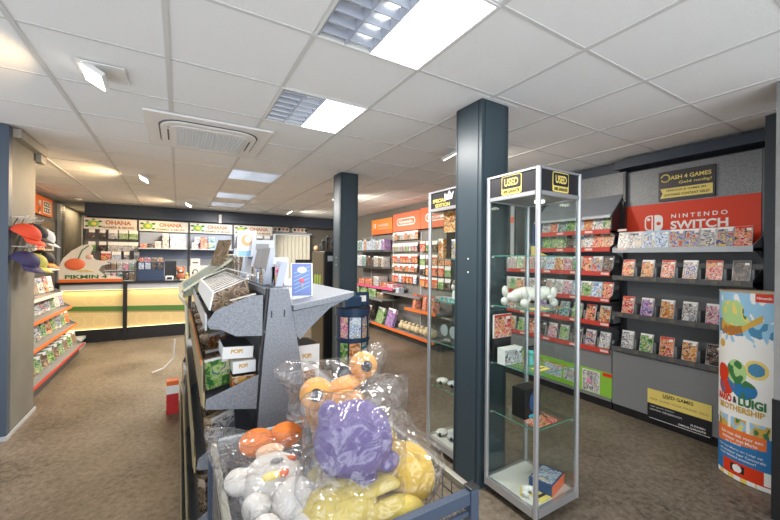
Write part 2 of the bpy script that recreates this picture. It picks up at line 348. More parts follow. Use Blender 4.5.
luminaire(2.246, 'a', 'second square ceiling light, half louvre, left of the front column top')
luminaire(4.646, 'b', 'recessed ceiling light just beyond the air conditioning cassette')
luminaire(6.446, 'b', 'recessed ceiling light, middle of the three far ones')
luminaire(7.646, 'b', 'farthest recessed ceiling light near the back wall beam')
def flood(x, y, s, label):
    t = thing('floodlight', label, 'floodlight', (x, y, H-.012), 'small tilted ceiling floodlights')
    MB().box(x-.11, x+.11, y-.11, y+.11, H-.012, H-.0055).build('mounting_plate', white, t, bevel=.002)
    c = Vector((x+s*.045, y, H-.050)); n = Vector((s*.50, -.12, -.86)).normalized(); r = Vector((0, 1, -.14)).normalized(); u = n.cross(r)
    if r.cross(u).dot(n) < 0: u = -u
    m = MB().slab(c-n*.030, r, u, .165, .115, .030)
    m.build('lamp_body', white, t, bevel=.004)
    MB().slab(c, r, u, .15, .10, .005).build('lamp_glass', lit2, t)
flood(-.38, 2.6, -1, 'small tilted ceiling floodlight nearest the top left corner')
flood(-.36, 5.7, -1, 'small tilted ceiling floodlight beyond the air conditioning unit, above the counter signs')
flood(.20, 8.1, -1, 'tiny tilted floodlight at the back left, by the back wall beam')
flood(2.24, 2.70, 1, 'tilted ceiling floodlight half hidden behind the front column')
flood(2.22, 5.62, 1, 'tilted ceiling floodlight just left of the second column')
flood(2.1, 8.1, 1, 'farthest tilted floodlight over the window blinds')
# air conditioning cassette
t = thing('air_conditioner', 'white ceiling cassette air conditioner with rounded grille', 'air conditioner', (.215, 3.51, H-.045))
x0, x1, y0, y1 = -.235, .675, 3.06, 3.97
def rrect(x0, x1, y0, y1, r, n=6):
    o = []
    for cx, cy, a in ((x1-r, y1-r, 0), (x0+r, y1-r, 90), (x0+r, y0+r, 180), (x1-r, y0+r, 270)):
        for k in range(n+1): q = R(a+90*k/n); o.append((cx+r*math.cos(q), cy+r*math.sin(q)))
    return o
MB().prism(rrect(x0, x1, y0, y1, .02), 'z', H-.024, H-.0055).build('panel', mat('ac_white', (.80, .78, .76), .35), t, bevel=.004)
MB().prism(rrect(x0+.088, x1-.088, y0+.088, y1-.088, .17), 'z', H-.028, H-.024).build('air_slot', mat('ac_slot_dark', (.13, .13, .13), .6), t)
MB().prism(rrect(x0+.100, x1-.100, y0+.100, y1-.100, .16), 'z', H-.040, H-.028).build('louvre_ring', mat('ac_white', (.8, .78, .76)), t, bevel=.004)
MB().prism(rrect(x0+.17, x1-.17, y0+.17, y1-.17, .09), 'z', H-.046, H-.040).build('grille_frame', mat('ac_white', (.8, .78, .76)), t, bevel=.003)
g = MB()
for k in range(22): g.box(x0+.21+k*.0245, x0+.222+k*.0245, y0+.21, y1-.21, H-.049, H-.046)
for k in range(22): g.box(x0+.21, x1-.21, y0+.21+k*.0245, y0+.216+k*.0245, H-.0495, H-.0465)
g.build('intake_grille', mat('grille_grey', (.66, .67, .67), .5), t)
g = MB()
for x in (x0+.145, x1-.15): g.box(x, x+.012, y0+.30, y1-.30, H-.0415, H-.039)
build_each(g, 'vane_slit', ink, t); MB().cyl((x0+.155, y0+.25, H-.042), (x0+.155, y0+.25, H-.039), .008).build('sensor', ink, t)

# ------------------------------------------------------------------ product builders
CASE = {}
def case_mesh(pal, w, h, t, edge=None):
    k = (pal, w, h, t, edge)
    if k not in CASE:
        b = MB(); b.box(-w/2, w/2, 0, t, 0, h, 1); e = .002
        b.box(-w/2+e, w/2-e, -.0012, 0, e, h-e, 0); b.box(-w/2+e, w/2-e, -.0018, -.0012, h*.90, h-e, 2)
        b.box(w*.16, w*.42, -.0022, -.0018, h*.78, h*.90, 3)
        me = bpy.data.meshes.new('game_case'); b.b.to_mesh(me); b.b.free()
        for m in (P(pal), edge and MC[edge] or MC['white_plastic'], {'red and white': red, 'black': ink, 'pale blue': sky}.get(pal, whitep), whitep): me.materials.append(m)
        CASE[k] = me
    return CASE[k]
def case(x, y, z, rz, tilt, pal, label, group, w=.105, h=.170, t=.012, name='game_case', cat='game case', edge=None, ry=0):
    o = bpy.data.objects.new(name, case_mesh(pal, w, h, t, edge)); C.objects.link(o); o.location = (x, y, z); o.rotation_euler = (-tilt, ry, rz)
    return tag(o, label, cat, group)

# ------------------------------------------------------------------ right wall: red-panel bay (y .93-1.93) and red-edged bays (1.93-3.6)
bay = thing('wall_display_unit', 'grey wall shelving unit with large red header panel and black notices', 'wall shelving', (3.9, 1.43, 0))
MB().box(3.985, 4.10, .93, 1.93, .02, 2.40).build('back_panel', mgrey, bay)
MB().box(3.978, 3.985, .94, 1.925, 2.05, 2.395).build('header_panel', spkd, bay)
m = MB().box(3.970, 3.985, .94, 1.925, 1.60, 2.05, 0)
# two-halved controller emblem
cx = 3.968; Lz = 1.865
def emb(y): return (cx, y, Lz)
half = [(0, -.075), (0, .075), (-.035, .075), (-.052, .068), (-.064, .055), (-.070, .035), (-.070, -.035), (-.064, -.055), (-.052, -.068), (-.035, -.075)]
inner = [(-.012, -.063), (-.012, .063), (-.035, .063), (-.048, .054), (-.058, .035), (-.058, -.035), (-.048, -.054), (-.035, -.063)]
m.slab((3.970, 1.690, Lz), NY, UP, 0, 0, .003, 1, poly=half[::-1]); m.slab((3.967, 1.690, Lz), NY, UP, 0, 0, .002, 0, poly=inner[::-1])
m.slab((3.970, 1.677, Lz), NY, UP, 0, 0, .003, 1, poly=[(-a, b) for a, b in half])
m.cyl((3.966, 1.725, Lz+.035), (3.963, 1.725, Lz+.035), .015, 14, 1); m.cyl((3.967, 1.642, Lz-.008), (3.964, 1.642, Lz-.008), .017, 14, 0)
m.text('N I N T E N D O', (3.9675, 1.34, 1.917), w=.40, h=.038, m=1, bold=.02, **RW); m.text('SWITCH', (3.9675, 1.34, 1.833), w=.41, h=.078, m=1, bold=.03, **RW)
m.build('red_panel', [red, whitep], bay)
m = MB().box(3.955, 3.978, 1.22, 1.64, 2.065, 2.34, 0)
q = 3.9535
m.text('ASH 4 GAMES', (q, 1.395, 2.275), w=.30, h=.038, m=1, bold=.025, **RW); m.text('Geld nodig?', (q, 1.36, 2.22), w=.24, h=.032, m=1, bold=.01, **RW)
m.slab((q+.001, 1.425, 2.135), NY, UP, 0, 0, .002, 1, poly=[(-.20, -.045), (.19, -.045), (.19, .045), (-.20, .045), (-.18, 0)])
m.text('VERKOOP JE GAMES EN', (q-.003, 1.43, 2.155), w=.30, h=.022, m=0, bold=.02, **RW); m.text('ONTVANG CONTANT GELD!', (q-.003, 1.425, 2.117), w=.34, h=.022, m=0, bold=.02, **RW)
for a in range(20, 330, 14): m.slab((q, 1.585+.034*math.cos(R(a)), 2.277+.034*math.sin(R(a))), NY, UP, .010, .010, .001, 1)
m.build('notice', [ink, gold], bay)
MB().box(3.73, 4.10, .93, 1.93, .08, .60).box(3.75, 4.10, .93, 1.93, .0, .08, 1).build('plinth', [mgrey, black], bay, bevel=.002)
m = MB().slab((3.73, 1.385, .19), NY, UP, .46, .28, .006, 0)
m.slab((3.724, 1.385, .265), NY, UP, .46, .13, .001, 1)
m.text('USED GAMES', (3.722, 1.385, .298), w=.22, h=.030, m=0, bold=.02, **RW); m.text('MEER GAMES VOOR MINDER GELD', (3.722, 1.385, .243), w=.42, h=.020, m=2, bold=0, **RW)
m.box(3.7215, 3.7225, 1.45, 1.50, .276, .279, 0)
m.text('NIET JOUW SMAAK?', (3.723, 1.50, .175), w=.18, h=.014, m=3, **RW); m.text('GEWOON TERUGBRENGEN', (3.723, 1.475, .148), w=.24, h=.014, m=3, **RW)
m.text('30 DAGEN', (3.723, 1.245, .118), w=.10, h=.016, m=3, bold=.02, **RW); m.text('OMRUILGARANTIE', (3.723, 1.285, .090), w=.19, h=.016, m=3, bold=.02, **RW); m.box(3.7215, 3.7235, 1.165, 1.60, .066, .069, 3)
m.build('used_games_notice', [ink, gold, brownp, whitep], bay)
m = MB()
for y in (.905, 1.935): m.box(3.93, 3.984, y-.012, y+.012, .6, 2.4)
build_each(m, 'slotted_upright', dgrey, bay)
def shelf(parent, y0, y1, z, xf, depth, body, strip, tilt=.0, sc=None, xb=3.985):
    s = MB().prism([(xb, z+.0), (xb, z-.025), (xf, z-.022), (xf, z-.0)], 'y', y0, y1).build('shelf', body, parent)
    MB().box(xf-.012, xf, y0, y1, z-.030, z+.016).build('price_strip', strip, s)
    g = MB()
    for y in (y0, y1-.004): g.prism([(xf, z+.02), (xf, z-.02), (xb, z-.10), (xb, z+.12), (xf+.10, z+.06)], 'y', y, y+.004)
    build_each(g, 'side_bracket', body if sc is None else sc, s)
    return s
def tags_on(s, y0, y1, z, xf, n):
    g = MB()
    for k in range(n):
        y = y0+(y1-y0)*(k+.5)/n; g.box(xf-.0155, xf-.012, y-.02, y+.02, z-.022, z+.008)
    build_each(g, 'price_tag', mat('tag_gold', (.13, .12, .09), .5), s)
dst = mat('dark_steel_strip', (.09, .09, .095), .35)
s = shelf(bay, .92, 1.93, 1.605, 3.72, .2, lgrey, lgrey)
def place_row(y0, y1, n, z, x, pals, gname, where, jit=.0, w=.105, h=.17, tilt=.22):
    step = (y0-y1)/n
    for i in range(n):
        y = y0-step*(i+.5); pal = pals[i % len(pals)]
        case(x+rnd.uniform(-.004, .004), y, z, R(-90)+rnd.uniform(-1, 1)*jit, tilt, pal, f'{pal} game case, {ordn(i)} {where}', gname, w=w, h=h)
place_row(1.915, .94, 9, 1.612, 3.765, ['silver grey', 'silver grey', 'pale blue', 'pale blue', 'yellow and blue', 'yellow and blue', 'silver grey', 'yellow and blue', 'red and white'], 'game cases on the top grey shelf', 'on the top shelf under the red panel')
for zz, n, cut, pals, nm in ((1.335, 6, .95, ['red and white', 'orange', 'red and white', 'yellow and blue', 'red and white', 'black'], 'second'), (.977, 6, .95, ['red and white', 'purple', 'orange', 'silver grey', 'pink', 'teal'], 'third'), (.64, 6, .95, ['silver grey', 'green', 'red and white', 'orange', 'black', 'purple'], 'lowest')):
    s = shelf(bay, .92, 1.93, zz, 3.72, .2, dgrey, dst); tags_on(s, .93, 1.92, zz, 3.72, 7)
    g = MB()
    for i in range(6):
        y = 1.90-.163*(i+.5)-.07
        g.box(3.79, 3.90, y-.003, y+.020, zz+.002, zz+.10); 
    build_each(g, 'divider', mgrey, s)
    place_row(1.90, .92, n, zz+.005, 3.765, pals, f'game cases on the {nm} grey shelf', f'on the {nm} shelf below the red panel', jit=.12)
# left bays
rb = thing('wall_display_unit', 'grey wall shelving unit with red-edged shelves and a green banner on its plinth', 'wall shelving', (3.9, 2.76, 0))
MB().box(3.985, 4.10, 1.94, 3.62, .02, 2.42).build('back_panel', mgrey, rb)
MB().prism([(3.975, 2.42), (3.975, 2.10), (3.985, 2.10), (3.985, 2.42)], 'y', 1.945, 2.93).prism([(3.975, 2.42), (3.975, 2.10), (3.985, 2.10), (3.985, 2.42)], 'y', 2.94, 3.62).build('header_panel', spkd, rb)
MB().prism([(3.985, 2.20), (3.74, 1.965), (3.74, 1.94), (3.985, 2.05)], 'y', 1.96, 2.85).build('canopy', [mat('canopy_grey', (.25, .27, .30), .4)], rb); MB().box(3.715, 3.745, 1.96, 2.85, 1.93, 1.955).build('canopy_edge', lgrey, rb)
MB().prism([(3.985, 2.19), (3.72, 1.93), (3.72, 1.80), (3.985, 1.78)], 'y', 1.945, 1.955).build('canopy_bracket', [ink], rb)
MB().box(3.73, 4.10, 1.94, 3.62, .08, .60).box(3.75, 4.10, 1.94, 3.62, .0, .08, 1).build('plinth', [mgrey, black], rb, bevel=.002)
m = MB().slab((3.73, 2.74, .24), NY, UP, 1.62, .25, .005, 0)
for i, (y, w, h, k) in enumerate(((3.36, .12, .10, 1), (3.18, .14, .10, 1), (2.96, .16, .12, 1), (2.58, .20, .12, 2), (2.36, .16, .12, 2), (2.14, .17, .21, 3))):
    m.slab((3.724, y, .235), NY, UP, w+.012, h+.012, .002, 3); m.slab((3.7215, y, .235), NY, UP, w, h, .002, (4, 5, 4, 5, 6, 6)[i])
m.slab((3.724, 1.975, .34), NY, UP, .09, .035, .002, 7); m.sph((3.722, 2.16, .235), (.004, .035, .035), 8, 2)
m.build('green_banner', [greenb, P('pale blue'), P('green'), whitep, P('green'), P('pale blue'), P('silver grey'), red, mat('pink_print', (.75, .25, .4), .5)], rb)
MB().box(3.90, 3.984, 1.936-.012, 1.936+.012+.01, .6, 2.1).build('slotted_upright', ink, rb)
rows = [(1.80, 2.78, 8, 0.108, 'top'), (1.617, 2.78, 8, .108, 'second'), (1.37, 3.60, 15, .108, 'third'), (1.102, 3.60, 15, .108, 'fourth'), (.857, 3.60, 11, .15, 'fifth'), (.587, 3.60, 11, .15, 'lowest')]
palr = ['silver grey', 'green', 'purple', 'pale blue', 'red and white', 'black', 'orange', 'yellow and blue', 'teal', 'pink']
for ri, (z, ya, n, st, nm) in enumerate(rows):
    s = shelf(rb, 1.955, ya, z, 3.72, .2, dgrey, redstrip)
    g = MB()
    for k in range(3 if ya < 3 else 5): y = ya-.28-k*.33; g.box(3.7055, 3.708, y-.04, y+.04, z-.018, z+.004)
    build_each(g, 'price_tag', mat('tag_pale', (.75, .55, .5), .5), s)
    if st > .12:
        g = MB()
        for i in range(n): y = ya-.01-st*(i+.5)-.065; g.box(3.79, 3.90, y-.003, y+.018, z+.002, z+.10)
        build_each(g, 'divider', mgrey, s)
    sp = (ya-1.955-.01)/n
    for i in range(n):
        pal = palr[(i*3+ri*4+rnd.randint(0, 2)) % 10]
        if ri == 1 and i < 3: pal = 'green'
        if ri == 2 and i >= n-1: pal = 'black'
        if ri == 3 and n-1 > i > n-6: pal = ('pink', 'pale blue', 'green', 'pale blue')[(i-n+5) % 4]
        case(3.765, ya-.005-sp*(i+.5), z+.004, R(-90)+rnd.uniform(-.08, .08), .22, pal, f'{pal} game case, {ordn(i)} on {nm} red-edged shelf', f'game cases on the {nm} red-edged shelf')
# dark cabinet and poster backing put in for the column's reflection in case glass
t = thing('reflection_cabinet', 'tall dark cabinet standing in for the column reflection in the USED glass case', 'cabinet', (3.95, 4.0, 0))
MB().box(3.80, 4.11, 3.64, 4.44, 0, 2.30).build('body', mat('near_black_green', (.012, .020, .022), .35), t, bevel=.003)
MB().box(3.785, 3.80, 3.65, 4.03, .1, 2.26).build('door', mat('near_black_green', (.012, .02, .022)), t, bevel=.002); MB().box(3.785, 3.80, 4.04, 4.43, .1, 2.26).build('door', mat('near_black_green', (.012, .02, .022)), t, bevel=.002)
t = thing('wall_poster', 'dark navy poster board hung above the third red-edged shelf', 'poster', (3.97, 3.2, 1.52)); MB().box(3.955, 3.984, 2.83, 3.60, 1.52, 2.34).build('board', mat('near_black_green', (.012, .02, .022)), t)
MB().box(3.948, 3.955, 2.86, 3.05, 1.66, 1.95).build('navy_print', mat('navy_print', (.02, .07, .20), .4), t); MB().box(3.945, 3.955, 3.12, 3.17, 1.53, 2.33).build('teal_strip', mat('teal_strip', (.03, .10, .09), .4), t)
MB().box(3.94, 3.955, 3.34, 3.40, 1.53, 2.30, 0).box(3.938, 3.94, 3.34, 3.40, 2.0, 2.08, 1).build('white_strip', [lgrey, salmon], t)
t = MB().box(3.90, 3.915, 2.80, 3.03, 1.40, 1.67); t.box(3.88, 3.94, 2.80, 3.03, 1.392, 1.40).build('price_card', gold, tags=('yellow price card standing on the third red-edged shelf', 'sign'))

# totem display
t = thing('cardboard_totem', 'tall oval cardboard totem with island picture, standing at the right frame edge', 'display stand', (3.44, .79, 0))
TH = 1.285; NU, NV = 150, 300
tot_cols = [whitep, sky, mat('pale_green_print', (.42, .62, .25), .5), mat('rust_print', (.42, .16, .03), .5), blue, orange, red, gold, mat('deep_sea_print', (.06, .24, .42), .5), dgreen, ink, mat('ochre_print', (.62, .38, .06), .5), mat('cobalt_print', (.02, .17, .42), .45), cream]
def tpos(a, z, off=0): return Vector((3.44+(.155+off)*math.cos(a), .79+(.235+off)*math.sin(a), z))
# visible span: u 0 (left, a=100deg) .. 1 (right, a=215deg)
A0, A1 = R(112), R(198)
def paint(u, v):
    d = lambda cu, cv, ru, rv: ((u-cu)/ru)**2+((v-cv)/rv)**2
    n = noise.noise(Vector((u*9, v*16, 3)))
    if u < 0 or u > 1: return 1 if v > .72 else 0 if v > .30 else 12
    if v > .955 and u > .76: return 6
    if d(.36, .90, .27, .055) < 1+n*.4 or d(.42, .855, .26, .035) < 1: return 2 if n > -.12 else 9 if n < -.4 else 7
    if d(.34, .815, .28, .050) < 1+n*.3: return 3 if n < .1 else 11
    if abs(v-(.805+(u-.55)*.22)) < .018 and .5 < u < .86: return 11
    if v > .85: return 1 if n < .22 else 0
    if v > .775+n*.02: return 8 if n < .05 else 1
    if v > .74+.02*math.sin(u*14): return 1 if n > .15 else 0
    if v > .33:
        if d(.15, .715, .08, .022) < 1: return 11
        # plain round shapes in place of the figures
        if d(.17, .555, .16, .05) < 1: return 6
        if d(.47, .575, .18, .065) < 1: return 9 if n < 0 else 2
        if d(.78, .605, .17, .05) < 1: return 8 if d(.78, .605, .12, .034) < 1 else 7
        if d(.25, .49, .2, .05) < 1: return 6 if n < .1 else 12
        if d(.6, .49, .2, .05) < 1: return 12 if n < .2 else 9
        return 0
    if v > .265:
        if .04 < u < .32 or .38 < u < .64 or .70 < u < .98: return (9, 2, 7, 1, 11)[int((n+1)*4) % 5]
        return 0
    if v > .175+.03*u and u < .93: return 5
    if v < .024: return 7 if int(u*9) % 2 and u < .8 else 0
    if v < .098 and u > .22:
        if d(.50, .062, .08, .020) < 1: return 0
        if .38 < u < .62 and .042 < v < .082: return 10
        if u > .90 and v > .03: return 0
        return 6
    return 12
b = bmesh.new(); ring = []
NA = 400
for j in range(NV+1):
    ring.append([b.verts.new(tpos(2*math.pi*i/NA, .003+TH*j/NV)) for i in range(NA)])
for j in range(NV):
    for i in range(NA):
        a = 2*math.pi*(i+.5)/NA; f = b.faces.new((ring[j][i], ring[j][(i+1) % NA], ring[j+1][(i+1) % NA], ring[j+1][i])); f.material_index = paint((a-A0)/(A1-A0), (j+.5)/NV); f.smooth = True
b.faces.new(ring[0][::-1]).material_index = 13; f = b.faces.new(ring[-1]); f.material_index = 13
mb = MB(); mb.b.free(); mb.b = b; mb.build('printed_body', tot_cols, t)
m = MB()
for i in range(72):
    a, c = 2*math.pi*i/72, 2*math.pi*(i+1)/72
    p = [tpos(a, .003+TH, .003), tpos(c, .003+TH, .003), tpos(c, .003+TH+.008, .003), tpos(a, .003+TH+.008, .003)]; m.quad(p)
    m.quad([p[3], p[2], tpos(c, TH+.011, -.006), tpos(a, TH+.011, -.006)])
m.build('cardboard_rim', mat('raw_cardboard', (.48, .33, .2), .8), t)
m = MB()
arc = .195*(A1-A0)
def wrap(cu, cv, sl=0): return lambda x, y: tpos(A0+(A1-A0)*(cu+x), .003+TH*cv+y+sl*x, .002)
def wtext(s, cu, cv, w, h, mi, bold=.02, sl=0): m.text(s, (0, 0, 0), XR, UP, w, h, mi, bold, fn=wrap(cu, cv, sl))
wtext('MARIO', .22, .425, .36, .055, 3, .05); wtext('&', .46, .425, .07, .045, 4, .04); wtext('LUIGI', .72, .425, .40, .060, 1, .05); wtext('BROTHERSHIP', .50, .380, .80, .042, 2, .04)
wtext('Nintendo', .88, .978, .2, .018, 0)
wtext('Reis mee dek voor een', .52, .238, .72, .022, 0); wtext('avontuur met Mario', .50, .213, .62, .022, 0); wtext('en Luigi!', .42, .190, .3, .020, 0)
wtext('Vaar met Mario en Luigi op', .48, .160, .8, .017, 0, .01); wtext('een avontuur naar Concordia', .52, .140, .8, .017, 0, .01); wtext('in zee deinend avontuur!', .46, .120, .66, .017, 0, .01)
m.build('lettering', [whitep, dgreen, mat('ochre_print', (.6, .4, .06)), red, ink], t)

# ------------------------------------------------------------------ right wall far section
fb = thing('wall_display_unit', 'long far wall shelving with orange header signs and hanging packs behind the columns', 'wall shelving', (3.9, 6.2, 0))
MB().box(3.92, 3.955, 4.5, 7.98, .02, 2.0).build('back_panel', greyp, fb)
for y in (4.5, 5.46, 6.46, 7.46): MB().box(3.905, 3.92, y-.012, y+.012, .05, 2.0).build('slotted_upright', lgrey, fb)
def oshelf(y0, y1, z, xf, strip, body=None): 
    s = MB().prism([(3.92, z), (3.92, z-.03), (xf, z-.025), (xf, z)], 'y', y0, y1).build('shelf', body or mgrey, fb); MB().box(xf-.012, xf, y0, y1, z-.035, z+.012).build('price_strip', strip, s); return s
dk = mgrey
oshelf(6.50, 7.95, 1.66, 3.68, dgrey); oshelf(6.50, 7.95, 1.30, 3.66, dgrey); oshelf(5.9, 7.6, .90, 3.55, mat('pink_strip', (.70, .10, .22), .5))
oshelf(5.05, 6.4, .82, 3.6, mgrey); oshelf(6.2, 7.9, .66, 3.50, mgrey); oshelf(4.55, 5.45, .60, 3.55, orange)
oshelf(4.55, 6.7, .15, 3.52, orange); oshelf(6.72, 7.9, .15, 3.50, mgrey)
MB().box(3.6, 3.92, 4.55, 7.95, 0, .10).build('plinth', dgrey, fb)
def osign(y0, y1, z0, z1, mats, fn, label):
    m = MB().box(3.88, 3.918, y0, y1, z0, z1, 0); fn(m, (y0+y1)/2, (z0+z1)/2); m.build('header_sign', mats, tags=(label, 'sign', 'orange header signs on the right wall'))
def nin(m, y, z):
    m.slab((3.88, y, z), NY, UP, 0, 0, .002, 1, poly=rrect(-.33, .33, -.075, .075, .074)); m.slab((3.877, y, z), NY, UP, 0, 0, .002, 0, poly=rrect(-.305, .305, -.052, .052, .051)); m.text('Nintendo', (3.874, y, z), w=.50, h=.07, m=1, bold=.03, **RW)
def vng(m, y, z):
    m.slab((3.88, y, z-.12), NY, UP, .90, .10, .002, 2); m.box(3.876, 3.88, y+.26, y+.36, z-.02, z+.07, 1); m.box(3.873, 3.876, y+.285, y+.335, z+.0, z+.05, 0)
    m.text('VANGUARD', (3.877, y-.07, z+.025), w=.48, h=.055, m=1, bold=.02, **RW); m.text('TRADING CARD GAME', (3.877, y-.07, z-.045), w=.40, h=.022, m=1, **RW)
osign(6.49, 7.42, 2.03, 2.37, [orange2, whitep, orange], vng, 'amber header sign with square white emblem, leftmost of the orange signs')
osign(5.47, 6.45, 2.05, 2.41, [salmon, whitep], nin, 'salmon orange header sign with white rounded lettering, second of the orange signs')
osign(4.48, 5.46, 2.05, 2.43, [salmon, whitep], nin, 'salmon orange header sign partly behind the special edition case')
# hanging packs
HP = {}
def hangpack(x, y, z, rz, pal, label, group, w=.085, h=.15, t=.018):
    k = (pal, w, h)
    if k not in HP:
        b = MB(); b.box(-w/2, w/2, 0, t, -h, -.03, 0); b.box(-w/2, w/2, .006, .010, -.03, .012, 1); b.box(-w/2, w/2, -.002, 0, -.055, -.03, 2); b.cyl((0, -.02, .004), (0, .045+t, .004), .0025, 6, 3)
        me = bpy.data.meshes.new('pack'); b.b.to_mesh(me); b.b.free()
        for q_ in (P(pal), whitep, red if pal in ('red and white', 'orange') else whitep, alu): me.materials.append(q_)
        HP[k] = me
    o = bpy.data.objects.new('blister_pack', HP[k]); C.objects.link(o); o.location = (x, y, z); o.rotation_euler = (0, 0, rz); return tag(o, label, 'blister pack', group)
prow = [(2.02, 'top', 10, .082, ['silver grey', 'orange', 'brown', 'yellow and blue']), (1.79, 'second', 9, .085, ['yellow and blue', 'green', 'silver grey', 'yellow and blue']), (1.565, 'third', 9, .085, ['orange', 'red and white', 'yellow and blue', 'red and white']), (1.375, 'fourth', 9, .085, ['brown', 'orange', 'yellow and blue', 'red and white']), (1.17, 'lowest', 7, .10, ['red and white', 'red and white', 'pale blue', 'red and white'])]
for z, nm, n, w, pl in prow:
    for i in range(n):
        pal = pl[i % len(pl)]
        hangpack(3.855, 6.38-i*(.92/n), z, R(-90), pal, f'{pal} pack, {ordn(i)} in {nm} peg row under orange signs', f'hanging packs in the {nm} peg row', w=w, h=.155 if nm != 'fourth' else .14)
for j, z in enumerate((1.80, 1.55, 1.36, 1.15)):
    for i in range(5):
        pal = ['red and white', 'green', 'black', 'orange', 'red and white'][(i+j) % 5]
        hangpack(3.855, 5.35-i*.18, z, R(-90), pal, f'{pal} wide pack, {ordn(i)} in {("top","second","third","lowest")[j]} row behind special edition case', 'wide hanging packs behind the glass case', w=.15, h=.17)
# boxes on far shelves
def sbox(x, y, z, w, d, h, pal, label, cat='box', name='product_box', group=None, rz=0, edge=None, tilt=0):
    return case(x, y, z, rz, tilt, pal, label, group, w=w, h=h, t=d, name=name, cat=cat, edge=edge or 'print_'+pal)
for z, nm, hh in ((1.665, 'top', .26), (1.305, 'second', .27)):
    y = 7.9; i = 0
    while y > 6.6:
        w = rnd.choice([.09, .12, .15, .20]); h = hh*rnd.uniform(.78, 1); pal = rnd.choice(['purple', 'silver grey', 'brown', 'teal', 'orange', 'pale blue', 'black', 'silver grey'])
        sbox(3.72, y-w/2, z, w, .16, h, pal, f'{pal} boxed game, {ordn(i)} on {nm} shelf below amber sign', group=f'boxed games on the {nm} dark shelf', rz=R(-90)); y -= w+.012; i += 1
for i, (y, w, h, pal) in enumerate(((7.4, .25, .12, 'red and white'), (7.05, .3, .14, 'red and white'), (6.7, .22, .20, 'silver grey'), (6.4, .25, .09, 'red and white'), (6.12, .25, .07, 'pink'))):
    sbox(3.62, y, .905, w, .22, h, pal, f'{pal} product pack, {ordn(i)} on the pink-edged shelf', group='packs on the pink-edged shelf', rz=R(-90))
for i, (y, w, h, pal) in enumerate(((7.6, .3, .18, 'green'), (7.2, .3, .22, 'green'), (6.8, .35, .18, 'green'), (6.45, .25, .12, 'brown'))):
    sbox(3.58, y, .665, w, .25, h, pal, f'{pal} bag of goods, {ordn(i)} on far low grey shelf', group='goods on the low grey shelf', rz=R(-90))
for i, (y, pal) in enumerate(((6.18, 'orange'), (6.02, 'red and white'), (5.86, 'pale blue'))):
    sbox(3.63, y, .825, .13, .12, .10, pal, f'small {pal} box, {ordn(i)} on the bare grey shelf', group='small boxes on the bare grey shelf', rz=R(-90))
for i, (y, w, pal) in enumerate(((5.25, .17, 'red and white'), (4.95, .16, 'red and white'), (4.72, .15, 'red and white'))):
    sbox(3.60, y, .605, w, .10, .26, pal, f'upright {pal} box, {ordn(i)} on the orange-edged shelf', group='upright boxes on the orange-edged shelf', rz=R(-90)-.3, tilt=.1)
for i, (x, y, w, h, pal) in enumerate(((3.56, 7.1, .5, .36, 'black'), (3.56, 6.48, .34, .33, 'green'), (3.55, 6.06, .34, .36, 'purple'))):
    sbox(x, y, .155, w, .05, h, pal, ('large dark picture box leaning at the far end of the lowest shelf', 'white framed picture with a green oval design leaning on the lowest shelf', 'purple and blue picture box leaning on the lowest shelf')[i], cat='picture', name='framed_picture', rz=R(-90)-.1, tilt=.3)
for i in range(8):
    y = 5.68-i*.13
    m = MB(); m.sph((3.66+.02*(i % 2), y, .155+.075), (.10, .058, .075), 0, 2).sph((3.64, y, .155+.15), (.04, .03, .028), 0, 2)
    m.build('bagged_toy', mat('cream_plush', (.62, .52, .33), .8), tags=(f'small cream bagged toy, {ordn(i)} on the lowest orange-edged shelf', 'toy', 'small cream toys on the lowest shelf'))

